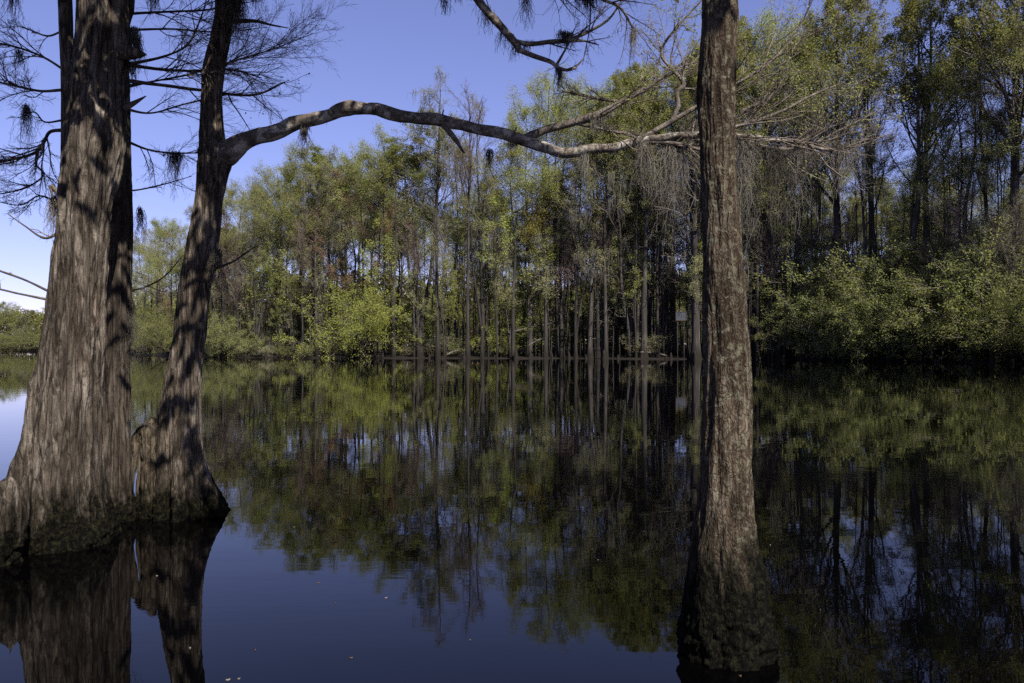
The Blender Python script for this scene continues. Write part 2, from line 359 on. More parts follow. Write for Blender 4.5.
def limb_part(name, parent, origin, pts, D, mat, twig_mat, rng, n=40, k=10, rough=.06, tw=(9, 7, 5), twl=(.18, .4), up=.1, flat=.6, leafmat=None, leafn=0, t0=.2, ang=(25, 60), kids=(), bare=False):
    """one limb mesh under its tree and, when it carries twigs, a twig sub-part"""
    P, Rr = path(pts, D, n)
    nn = fbm(P * 6., 3, 4) * 1.5; P = P + (rough * Rr[..., None]) * np.stack([fbm(P * 5, 1, 2), fbm(P * 5, 2, 2), fbm(P * 5, 4, 2)], -1) * 4
    g = Geo(); Rv = Rr * (1 + .16 * nn); g.add(*tubes(P, Rv, k))
    paths = [] if bare else [(P, Rr)]
    for kp in kids:
        Pk, Rk = path(kp, D, 22); g.add(*tubes(Pk, Rk * (1 + .14 * fbm(Pk * 9, 3, 3)), 8)); paths.append((Pk, Rk))
    lo = obj(name, g.mesh(name, [mat], origin), parent)
    if tw:
        g = Geo(); lv = Geo()
        for (P_, R_) in paths:
            Q, Qr = P_, R_
            ll = twl
            for lev, c in enumerate(tw):
                plen = np.linalg.norm(np.diff(P_, axis=1), axis=-1).sum()
                c_ = max(2, int(round(c * min(plen / 1.2, 2.2)))) if lev == 0 else c
                Q, Qr = sprout(Q, Qr, c_, rng, t0 if lev == 0 else .15, 1., ll, ang, up, .16 if lev else .12, 6, .55, .0011, .35, flat, cap=(.0075, .0032, .0016, .0012)[lev])
                g.add(*tubes(Q, Qr, 4 if lev == 0 else 3)); ll = (.3, .55)
            if leafmat and leafn: lv.add(*leaves(Q, rng, leafn, .014, .02))
        mats = [twig_mat]
        if lv.n:
            v = np.concatenate(lv.v); f = np.concatenate(lv.f); g.add(v, f, 1); mats.append(leafmat)
        obj('twigs', g.mesh('twigs', mats, origin), lo)
    return lo

def high_crown(parent, origin, S, z0, rng, mat, leafmat, n1=9, L=(2.2, 3.4), leafn=5, ls=.05, nz=1., az=None, up=.35):
    """the crown above the frame: limbs, twigs and young leaves round the upper trunk; az aims added shading limbs sunward"""
    P = S[S[:, 2] > z0][None, ::8, :3]; Rr = S[S[:, 2] > z0][None, ::8, 3]
    g = Geo(); a, ar = sprout(P, Rr, n1, rng, 0, 1, (.3, .5), (55, 85), up, .12, 7, .45, .02, .25, 1, lambda t: np.interp(t, [0, 1], [L[1], L[0]]), az=None if az is None else (lambda M, n: np.radians(az[0] + rng.uniform(-az[1], az[1], (M, n)))))
    g.add(*tubes(a, ar, 6)); b, br = sprout(a, ar, 7, rng, .2, 1, (.3, .55), (30, 60), .1, .15, 5, .5, .006, .3); g.add(*tubes(b, br, 4))
    c, cr = sprout(b, br, 7, rng, .15, 1, (.3, .6), (30, 60), 0, .15, 4, .5, .0025, .4); g.add(*tubes(c, cr, 3))
    g.add(*leaves(c, rng, leafn, ls, .1), 1)
    return obj('crown', g.mesh('crown', [mat, leafmat], origin), parent)

rng = np.random.default_rng(11)
# --- the big buttressed cypress at the left
DA = 5.95
A = [(0, 80, 131), (50, 77, 129), (100, 72, 126), (150, 66, 120), (200, 62, 113), (250, 57, 107), (300, 51, 103), (340, 45, 101), (400, 34, 98), (440, 27, 97), (490, 15, 99), (540, 6, 107)]
oA = W(58, 541, DA); oA[2] = 0
tA = thing('bald_cypress', oA, 'massive grey buttressed cypress trunk rising through the left edge, shaggy bark', 'tree')
v, f, SA = trunk_geo(A, DA, [(oA[0] + .42, DA, 5.4, .17), (oA[0] + .5, DA + .1, 8.5, .13), (oA[0] + .4, DA + .1, 14, .05)], 320, .011,
    lobes(.0, .55, [(-152, 20, .34), (-70, 42, .12), (-20, 20, .14), (-118, 12, -.12), (60, 30, .2)], .03, 9), .026, (9, 1.15), 2,
    [(W(134, 50, DA), (.10, .16, .10), .035)])
g = Geo(); g.add(v, f); obj('trunk', g.mesh('trunk', [M_BIG], oA), tA)
P, Rr = path([(122, 52, 16), (132, 53, 13), (140, 54, 8), (145, 54.5, 3), (146.5, 55, .6)], DA - .1, 14); g = Geo(); g.add(*tubes(P, Rr, 14)); obj('branch_stub', g.mesh('branch_stub', [M_MID], oA), tA)
P, Rr = path([(124, 108, 8), (134, 103, 5), (146, 96, 1.2)], DA, 12); g = Geo(); g.add(*tubes(P, Rr, 8)); obj('branch_stub', g.mesh('branch_stub', [M_DTWIG], oA), tA)
v, f, _ = trunk_geo([(476, 6, 14), (486, -1, 20), (505, -8, 25), (530, -12, 24), (550, -16, 21), (575, -22, 18)], 5.35, [], 70, .01, lobes(0, .8, [(-95, 14, -.16), (-55, 16, .14), (-130, 18, .12), (-20, 14, -.12)], .05, 7, 1.), .024, (9, 1.6), 14)
c0 = W(5, 478, 5.35); S = trunk_geo([(476, 6, 14), (486, -1, 20), (505, -8, 25), (530, -12, 24), (550, -16, 21), (575, -22, 18)], 5.35, [], 70, .01, lobes(0, .8, [(-95, 14, -.16), (-55, 16, .14), (-130, 18, .12), (-20, 14, -.12)], .05, 7, 1.), .024, (9, 1.6), 14)[2]
ring = np.arange(len(v) - 70, len(v)); v = np.vstack([v, [[S[-1, 0], S[-1, 1], S[-1, 2] + .035]]])
f = np.vstack([f, np.stack([ring[0:-1:2], ring[1::2], np.append(ring[2::2], ring[0]), np.full(35, len(v) - 1)], -1)])
g = Geo(); g.add(v, f); obj('buttress_root', g.mesh('buttress_root', [M_BIG], oA), tA)
high_crown(tA, oA, SA, 5.8, rng, M_DTWIG, L_OLIVE, 20, (2.6, 4.6), 15, .09)
for pts, tw in (([(62, 230, 3), (45, 238, 2.4), (25, 226, 1.6), (8, 214, 1)], (5, 4)), ([(50, 292, 3), (25, 280, 2.4), (0, 271, 2), (-25, 262, 1)], (4, 4)), ([(50, 300, 3), (20, 294, 2.2), (-10, 288, 1.6), (-40, 290, 1)], (4, 3)), ([(60, 195, 5), (51, 186, 4), (53, 200, 2), (54, 215, 1)], (6, 4))):
    limb_part('limb', tA, oA, pts, DA - .05, M_DTWIG, M_TWIG, rng, tw=tw, k=7)

high_crown(tA, oA, SA[SA[:, 2] < 7.6], 4.7, rng, M_DTWIG, L_OLIVE, 16, (2., 3.6), 16, .09, az=(-62, 42), up=.15)  # extra unseen limbs on the sun side, added to shade the upper trunk
# --- the brown trunk behind it
DB = 6.7
oB = W(117, 519, DB); oB[2] = 0
tB = thing('bald_cypress', oB, 'brown cypress trunk pressed behind the right side of the massive grey trunk', 'tree')
v, f, SB = trunk_geo([(0, 96, 126), (160, 100, 130), (300, 102, 130), (380, 102, 129), (440, 103, 130), (490, 102, 132), (519, 100, 136)], DB, [(oB[0], DB, 6, .1), (oB[0] - .1, DB, 9, .04)], 150, .016,
    lobes(0, .35, [(-60, 15, .1), (-20, 16, .14), (-100, 14, .06)], .05, 9), .017, (10, .8), 5)
g = Geo(); g.add(v, f); obj('trunk', g.mesh('trunk', [M_BACK], oB), tB)
DBr = 7.0
for pts, tw in (
    ([(122, 64, 7, DB), (160, 69, 4.5), (200, 71, 4), (232, 70, 3.5), (262, 78, 1.5)], (10, 6, 4)),
    ([(122, 66, 6, DB), (165, 56, 3.5), (188, 44, 3), (200, 20, 2.2), (208, -6, 1.5)], (8, 5, 4)),
    ([(122, 14, 5, DB), (160, 12, 3.5), (205, 10, 3), (250, 2, 1.4)], (8, 5, 4)),
    ([(122, 30, 4, DB), (170, 29, 3), (220, 32, 2), (268, 27, 1)], (7, 5, 3)),
    ([(122, 88, 6, DB), (150, 82, 3.5), (190, 74, 3), (230, 62, 2.6), (270, 50, 2), (312, 34, 1)], (11, 6, 4)),
    ([(122, 108, 5, DB), (150, 113, 3), (185, 104, 2.4), (225, 95, 2), (262, 92, 1)], (8, 5, 4)),
    ([(124, 140, 5, DB), (150, 150, 3), (180, 153, 2.6), (215, 152, 1.4)], (8, 5, 4)),
    ([(124, 190, 4, DB), (138, 190, 2.6), (165, 184, 2), (192, 176, 1)], (5, 4)),
    ([(124, 292, 4, DB), (145, 287, 2.6), (165, 276, 2), (182, 256, 1)], (5, 4))):
    pts = [(q[0], q[1], q[2] * .66, *q[3:]) for q in pts]
    limb_part('limb', tB, oB, pts, DBr, M_DTWIG, M_TWIG, rng, tw=tuple(int(q * 1.8) for q in tw), k=7, twl=(.22, .55), flat=.5, ang=(18, 48), up=.05)
limb_part('limb', tB, oB, [(122, 80, 4, DB), (200, 90, 3.2), (240, 95, 2.8), (262, 93, 2), (285, 82, 1.2)], 7.1, M_DTWIG, M_TWIG, rng, tw=(5, 3), k=7, twl=(.2, .35), leafmat=L_BRIGHT, leafn=3)
high_crown(tB, oB, SB, 5.2, rng, M_DTWIG, L_OLIVE, 7, (1., 2.), 4)

# --- the slender stem behind its left side
DC = 7.3
oC = W(68, 505, DC); oC[2] = 0
tC = thing('bald_cypress', oC, 'slender bare stem half hidden behind the upper left of the massive trunk', 'tree')
v, f, SC = trunk_geo([(0, 58, 72), (60, 61, 74), (100, 62, 74), (150, 61, 73), (250, 60, 76), (400, 60, 80), (500, 56, 84)], DC, [(oC[0] - .1, DC, 6.5, .04), (oC[0] - .1, DC, 8.5, .02)], 70, .03, None, .006, (12, 1.2), 8)
g = Geo(); g.add(v, f); obj('trunk', g.mesh('trunk', [M_MID], oC), tC)
for pts, tw in (
    ([(64, 70, 5), (45, 58, 4), (20, 48, 3.4), (-5, 43, 3), (-50, 40, 1)], (9, 5, 4)),
    ([(64, 90, 6), (40, 91, 4.5), (15, 86, 4), (-10, 82, 3), (-55, 88, 1)], (10, 6, 4)),
    ([(64, 130, 8), (50, 132, 6), (44, 142, 5.5), (36, 152, 5), (15, 159, 4), (-15, 163, 3), (-60, 160, 1.2)], (10, 6, 4)),
    ([(37, 151, 4), (36, 164, 3.4), (43, 175, 3), (30, 186, 2.6), (12, 192, 2), (-15, 196, 1)], (9, 5, 4)),
    ([(64, 120, 4), (45, 122, 3), (34, 112, 2.2), (18, 118, 1.4)], (7, 5, 3)),
    ([(64, 30, 4), (48, 36, 3), (30, 30, 2.2), (8, 22, 1)], (7, 5, 3)),
    ([(62, 205, 4), (40, 196, 3), (20, 205, 2.2), (-10, 200, 1)], (8, 5, 3))):
    pts = [(q[0], q[1], q[2] * .58, *q[3:]) for q in pts]
    limb_part('limb', tC, oC, pts, DC, M_DTWIG, M_DTWIG, rng, tw=tuple(int(q * 2.1) for q in tw), k=7, twl=(.22, .55), flat=.5, ang=(20, 50), up=.0)

# --- the leaning cypress with the long limb
DM = 6.92
oM = W(188, 514, DM); oM[2] = 0
tM = thing('bald_cypress', oM, 'leaning fluted cypress throwing one long arched limb across to the right', 'tree')
Mid = [(0, 215, 233), (35, 211, 230), (70, 204, 224), (100, 202, 222), (140, 200, 226), (158, 199, 233), (175, 198, 228), (200, 195, 222), (250, 187, 216), (300, 179, 208), (340, 174, 204), (380, 166, 200), (420, 160, 201), (450, 157, 203), (480, 156, 210), (514, 152, 222)]
v, f, SM = trunk_geo(Mid, DM, [(oM[0] + .28, DM, 5.2, .075), (oM[0] + .2, DM, 8, .065), (oM[0] + .3, DM, 12.5, .03)], 180, .014,
    lobes(.05, .42, [(-118, 9, .12), (-84, 10, .14), (-50, 9, .12), (-18, 13, .26), (-150, 12, .12), (40, 20, .2), (-101, 7, -.36), (-67, 7, -.36), (-35, 8, -.4)], 0), .017, (11, 1.05), 21)
g = Geo(); g.add(v, f); obj('trunk', g.mesh('trunk', [M_MID], oM), tM)
limb_pts = [(216, 170, 14, 6.92), (222, 160, 21, 6.93), (231, 150, 25, 6.88), (246, 141, 20, 6.8), (280, 128, 17, 6.75), (320, 116, 16, 6.7), (358, 109, 15, 6.65), (400, 114, 14, 6.6), (440, 122, 13.5, 6.6), (475, 128, 13, 6.55), (510, 136, 13, 6.5), (540, 148, 12.5, 6.5),
    (568, 152, 11.5, 6.45), (600, 148, 10, 6.4), (640, 141, 9, 6.4), (672, 137, 8, 6.35), (705, 135, 7, 6.3), (745, 137, 5.5, 6.3), (790, 141, 4.5, 6.3), (830, 149, 3.2, 6.3), (872, 138, 1.6, 6.3)]
kids = ([(522, 140, 9), (545, 130, 8), (575, 122, 8), (600, 114, 8), (625, 100, 5.5), (650, 86, 4.2), (672, 70, 3), (690, 58, 1.6)],
    [(443, 125, 6), (455, 139, 5), (464, 153, 2)],
    [(636, 142, 6), (665, 125, 5.2), (695, 108, 4.6), (735, 85, 3.6), (765, 66, 2.8), (790, 42, 2.2), (806, 14, 1.6), (812, -10, 1)],
    [(672, 120, 5), (678, 106, 5), (677, 93, 4.6), (684, 84, 4.5), (673, 70, 3.6), (662, 57, 3), (664, 44, 2.6), (680, 24, 2.2), (702, 0, 1.2)],
    [(624, 102, 3), (605, 100, 3), (590, 97, 2.8), (562, 91, 1.6)], [(575, 123, 3.5), (605, 130, 3), (632, 136, 2.6), (650, 150, 1.2)],
    [(712, 134, 5), (745, 124, 3.6), (780, 112, 2.8), (815, 94, 2), (845, 82, 1)], [(735, 136, 5), (770, 148, 3.6), (805, 147, 2.8), (840, 130, 2), (876, 112, 1)],
    [(645, 142, 5), (670, 143, 4.5), (690, 147, 4), (715, 155, 2)], [(740, 112, 4), (765, 100, 3.4), (785, 84, 2.6), (800, 70, 1.4)])
Pl, Rl = path(limb_pts, 6.6, 140)
kk = []
for kp in kids: kk.append([(p[0], p[1], p[2], float(np.interp(p[0], [q[0] for q in limb_pts], [q[3] for q in limb_pts]))) for p in kp])
limb_pts = [(a, b, c * (.9 if i > 2 else 1), d) for i, (a, b, c, d) in enumerate(limb_pts)]
lo = limb_part('long_limb', tM, oM, limb_pts, 6.6, M_LIMB, M_TWIG, rng, n=150, k=20, tw=None, rough=.2)
g = Geo()
for kp in kk:
    Pk, Rk = path(kp, 6.5, 30); g.add(*tubes(Pk + .12 * Rk[..., None] * fbm(Pk * 8, 2, 2)[..., None], Rk * (1 + .16 * fbm(Pk * 12, 3, 3)), 10))
obj('side_branches', g.mesh('side_branches', [M_SIDE], oM), lo)
g = Geo(); lv = Geo(); trng = np.random.default_rng(5)
for j, kp in enumerate([[(p[0], p[1], p[2], p[3]) for p in limb_pts[14:]]] + kk):
    if j == 2: continue
    Q, Qr = path(kp, 6.5, 24)
    for lev, (c, ll) in enumerate(((15 if j else 22, (.22, .5)), (7, (.3, .6)), (5, (.3, .6)))):
        Q, Qr = sprout(Q, Qr, c, trng, .12 if lev else .25, 1, ll, (22, 58), .16, .15, 6, .5, .0012, .35, .6, cap=(.007, .0032, .0016)[lev]); g.add(*tubes(Q, Qr, 4 if lev == 0 else 3))
    if j in (1, 3, 4, 7, 8, 10): lv.add(*leaves(Q, trng, 1, .010, .015))
# a few twigs on the bare part of the limb
Q, Qr = path(limb_pts[4:13], 6.6, 30); Q0, Q0r = Q, Qr; Q, Qr = sprout(Q0, Q0r, 9, trng, .05, 1, (.02, .07), (50, 90), .3, .2, 5, .12, .0015, .4, cap=.003); g.add(*tubes(Q, Qr, 3))
P9, R9 = path(limb_pts[2:], 6.5, 60); Q, Qr = sprout(P9, R9, 420, trng, 0, 1, (1, 1), (60, 100), -.2, .5, 5, .1, .0011, .5, 1, lambda t: .03 + 0 * t, cap=.0016); Q = Q + (Q[:, :1] - Q[:, :1]); g.add(*tubes(Q, Qr, 3))
Q, Qr = sprout(P9, R9, 7, trng, .15, .8, (1, 1), (50, 85), .2, .15, 6, .3, .004, .5, 1, lambda t: .10 + 0 * t, cap=.01); g.add(*tubes(Q, Qr, 5))
v2 = np.concatenate(lv.v); g.add(v2, np.concatenate(lv.f), 1)
obj('twigs', g.mesh('twigs', [M_TWIG, L_LIGHT], oM), lo)
# the drooping branch from its crown above the frame
dr = [(222, -258, 14, 6.9), (320, -215, 12, 6.6), (410, -110, 10, 6.3), (452, -40, 8.5, 6.2), (478, 0, 8, 6.1), (497, 22, 8, 6.1), (514, 42, 8, 6.1), (520, 52, 6, 6.1)]
limb_part('drooping_limb', tM, oM, dr, 6.1, M_LIMB, M_DTWIG, rng, n=70, k=12, tw=(9, 6, 4), twl=(.25, .5), t0=.2, up=.15, ang=(25, 60), bare=True,
    kids=([(512, 41, 6), (530, 44, 5), (548, 42, 5), (568, 40, 4.4), (590, 31, 3), (610, 18, 2.2), (624, -4, 1.4)], [(517, 49, 6), (534, 56, 5), (551, 62, 4.6), (560, 69, 3.6), (573, 69, 2.4), (584, 58, 1.4)],
          [(566, 40, 3), (580, 40, 2.4), (599, 45, 1.2)], [(556, 66, 3), (566, 48, 2), (574, 30, 1.2)], [(420, -90, 6), (520, -70, 5), (590, -8, 3), (619, 7, 2.6), (633, 28, 2)], [(430, -80, 6), (500, -40, 5), (550, -14, 4), (590, -10, 2)]))
limb_part('limb', tM, oM, [(228, 22, 5), (242, 21, 4), (256, 21, 3.4), (272, 25, 2), (288, 28, 1)], DM, M_DTWIG, M_TWIG, rng, tw=(5, 3), k=7)
limb_part('limb', tM, oM, [(206, 272, 3), (232, 262, 2), (250, 250, 1.5), (262, 243, .8)], DM, M_DTWIG, M_TWIG, rng, tw=(3, 3), k=7)
high_crown(tM, oM, SM, 7, rng, M_DTWIG, L_OLIVE, 9, (1.3, 2.2), 10, .08)

# --- hollow stump against its foot
oS = W(143, 519, 6.8); oS[2] = 0
g = Geo()
for pts, k in (([(138, 434, 6), (133, 450, 13), (130, 480, 8), (130, 505, 10), (131, 530, 14)], 18), ([(154, 418, 6), (151, 432, 15), (149, 465, 16), (149, 500, 18), (149, 532, 22)], 22),
               ([(141, 492, 4), (140, 500, 11), (139, 515, 14), (139, 532, 16)], 16), ([(133, 444, 10), (142, 432, 12), (152, 428, 12)], 14), ([(144, 436, 6), (141, 460, 4), (138, 485, 4), (139, 510, 6)], 12)):
    P, Rr = path(pts, 6.8, 40); th = fbm(P * 14, 6, 3); g.add(*tubes(P + Rr[..., None] * .25 * fbm(P * 7, 8, 2)[..., None], Rr * (1 + .28 * th), k))
tag(obj('hollow_stump', g.mesh('hollow_stump', [M_STUMP], oS), None, oS), 'weathered hollow stump with open gaps leaning against the fluted cypress foot', 'stump')

# --- the upright furrowed trunk at the right
DR = 3.78
oR = W(730, 652, DR); oR[2] = 0
tR = thing('swamp_tree', oR, 'straight furrowed lichen flecked trunk standing alone in the water at right', 'tree')
Rt = [(0, 703, 737), (50, 700, 735.5), (100, 698, 734.6), (150, 700, 735), (200, 702, 738), (250, 703, 742), (300, 703, 746), (350, 703, 749), (400, 703, 751), (480, 700, 753), (540, 692, 756), (600, 684, 766), (652, 679, 774)]
v, f, SR = trunk_geo(Rt, DR, [(oR[0] - .05, DR, 4, .077), (oR[0], DR, 7.5, .068), (oR[0] + .1, DR, 13, .03)], 200, .008,
    lobes(0, .22, [(-20, 18, .05), (-140, 20, .05), (-80, 14, .04)], .02, 8), .0095, (18, 2.6), 33, [(W(757, 578, DR - .06), (.09, .13, .10), .035)])
g = Geo(); g.add(v, f); obj('trunk', g.mesh('trunk', [M_RIGHT], oR), tR)
high_crown(tR, oR, SR, 8, rng, M_DTWIG, L_OLIVE, 11, (1.3, 2.5), 12, .08)

high_crown(tR, oR, SR[SR[:, 2] < 6.6], 4.5, rng, M_DTWIG, L_OLIVE, 11, (1., 2.1), 14, .08, az=(-62, 40), up=.15)  # added sunward limbs out of view that keep the upper furrowed trunk shaded
high_crown(tM, oM, SM[SM[:, 2] < 7.8], 5., rng, M_DTWIG, L_OLIVE, 7, (1., 1.8), 14, .08, az=(-62, 40), up=.15)  # unseen sunward limbs added to shade the top of the leaning trunk
# ------------------------------------------------------------------ Spanish moss (each clump hangs from a limb: a thing of its own)
def moss(pts, D, length, label, dark=False, n=70, spread=4., seed=0, lw=(.0009, .0021)):
    n = int(n * 1.7)
    r = np.random.default_rng(seed + 100); pts = np.array(pts, float); nt_ = max(3, n // 34); tu = r.integers(0, nt_, n); t = np.clip(r.random(nt_)[tu] * (len(pts) - 1), 0, None); tl = (.12 + r.random(nt_) ** 1.7)[tu]; i = np.minimum(t.astype(int), len(pts) - 2) if len(pts) > 1 else np.zeros(n, int)
    c = pts[i] if len(pts) == 1 else pts[i] * (1 - (t - i)[:, None]) + pts[i + 1] * (t - i)[:, None]
    st = np.array([W(x, y, D) for x, y in c]) + r.normal(size=(n, 3)) * np.array([spread, spread * .8, 1.2]) / F * D
    clump = .55 + .45 * vnoise(np.stack([st[:, 0] * 9, st[:, 1] * 9, 0 * t], -1), seed)
    L = length / F * D * r.uniform(.35, 1.05, n) * (.6 + .4 * clump) * tl * 1.9; N = 9; P = [st]; d = np.stack([r.normal(size=n) * .3, r.normal(size=n) * .3, -np.ones(n)], -1)
    for k in range(1, N):
        d = norm(d * .6 + np.stack([r.normal(size=n) * .36, r.normal(size=n) * .36, -np.ones(n) * .65], -1)); P.append(P[-1] + d * (L / (N - 1))[:, None])
    P = np.stack(P, 1); Rr = r.uniform(*lw, (n, 1)) * np.linspace(1, .5, N)[None, :]
    g = Geo(); g.add(*tubes(P, Rr, 3))
    Q, Qr = sprout(P, Rr, 7, r, .1, .95, (.05, .14), (30, 80), -1.6, .5, 5, .8, .0008, .6); g.add(*tubes(Q, Qr, 3))
    o = W(*pts[0], D); return tag(obj('spanish_moss', g.mesh('spanish_moss', [M_DMOSS if dark else M_MOSS], o), None, o), label, 'moss', 'spanish moss clumps hanging in the near trees')
sp = 0
for pts, D, L, lab, dk, n, s in (
    ([(299, 126), (309, 124)], 6.72, 66, 'long dark pair of moss strands hanging below the arched limb near its trunk', True, 70, 1.5),
    ([(234, -6), (240, -4)], 6.85, 44, 'thick dark moss tuft beside the top of the leaning trunk', True, 150, 2.5),
    ([(252, -8), (256, -6)], 6.8, 30, 'thin dark moss strand right of the leaning trunk top', True, 40, 1.5),
    ([(276, -10), (278, -10)], 6.8, 24, 'short dark moss wisp high between leaning trunk and open sky', True, 25, 1.),
    ([(216, 246), (221, 262)], 6.85, 52, 'shaggy moss beard on the right flank of the leaning trunk', True, 110, 2.),
    ([(167, 152), (178, 153)], 7.0, 30, 'dark ragged moss clump on bare limb between the two cypresses', True, 120, 3.),
    ([(139, 206), (141, 210)], 7.0, 32, 'narrow dark moss wisp hanging right of the massive trunk', True, 45, 1.2),
    ([(134, 26), (136, 40)], 5.95, 44, 'shaggy moss above the knob on the massive trunk', True, 120, 2.5),
    ([(130, 62), (136, 66)], 5.95, 32, 'moss fringe hanging below the knob on the massive trunk', True, 60, 2.),
    ([(129, 300), (132, 330)], 6.7, 70, 'thin moss beard low on the brown trunk behind the massive one', True, 90, 2.),
    ([(54, 196), (55, 200)], 5.95, 36, 'grey moss tuft on the left edge of the massive trunk', False, 90, 1.8),
    ([(25, 104), (27, 108)], 7.3, 42, 'long thin moss strand on the bare limbs at the far left', True, 55, 1.5),
    ([(18, 50), (22, 51)], 7.3, 20, 'small moss tuft on the upper left bare limb', True, 40, 1.8),
    ([(6, -6), (16, -4)], 7.3, 22, 'moss fringe in the top left corner', True, 40, 3.),
    ([(150, -6), (160, -4)], 7.1, 16, 'small moss fringe at the top between the two cypresses', True, 40, 3.),
    ([(488, 150), (492, 150)], 6.5, 46, 'long dark moss wisp below the limb sag', True, 45, 2.),
    ([(500, 140), (520, 144), (540, 151)], 6.5, 12, 'short moss fringe under the forking middle of the limb', False, 60, 2.),
    ([(572, 154), (600, 150), (625, 146)], 6.42, 16, 'short grey fringe along the limb before the right trunk', False, 120, 2.),
    ([(636, 144), (655, 142), (675, 141), (698, 140)], 6.38, 62, 'broad grey moss curtain hanging just left of the furrowed trunk', False, 250, 2.),
    ([(640, 146), (650, 144)], 6.38, 32, 'darker moss tuft at the left end of the moss curtain', True, 90, 2.),
    ([(738, 140), (752, 142), (765, 145)], 6.3, 90, 'pale moss curtain hanging just right of the furrowed trunk', False, 250, 2.),
    ([(766, 148), (776, 149)], 6.25, 44, 'dense dark moss clump inside the curtain right of the furrowed trunk', True, 110, 2.),
    ([(775, 147), (800, 150), (812, 150)], 6.3, 70, 'long ragged moss curtain below the outer twigs of the limb', False, 170, 2.),
    ([(826, 148), (850, 142), (872, 140)], 6.3, 42, 'moss fringe on the outermost twigs of the long limb', False, 130, 3.),
    ([(692, 120), (700, 112)], 6.4, 34, 'moss wisp on the rising side branch left of the furrowed trunk', False, 70, 2.),
    ([(580, 124), (600, 118), (620, 108)], 6.4, 22, 'thin moss fringe under the pale upper side branch', False, 90, 2.),
    ([(633, 29), (634, 31)], 6.1, 24, 'single moss tuft dangling from a twig tip against the sky', False, 60, 1.2),
    ([(524, -12), (526, -8)], 6.1, 30, 'narrow dark moss strand at the top centre of the sky', True, 70, 1.5),
    ([(575, -12), (585, -10), (596, -8)], 6.1, 26, 'thick moss mass at the top above the drooping branch', True, 240, 3.),
    ([(484, 4), (500, 24), (516, 44)], 6.1, 20, 'moss fringe along the steep part of the drooping branch', True, 200, 2.),
    ([(524, 42), (545, 42)], 6.1, 16, 'moss fringe under the upper fork of the drooping branch', True, 90, 2.),
    ([(558, 30), (565, 33), (570, 34)], 6.1, 14, 'dark moss knot sitting on the upper fork of the drooping branch', True, 160, 3.),
    ([(557, 66), (560, 70)], 6.1, 22, 'moss wisp below the lower fork of the drooping branch', True, 70, 1.5),
    ([(440, -10), (455, -8), (470, -6)], 6.1, 18, 'row of moss tips at the top left of the drooping branch', True, 90, 2.5)):
    moss(pts, D, L, lab, dk, n, s, sp); sp += 1

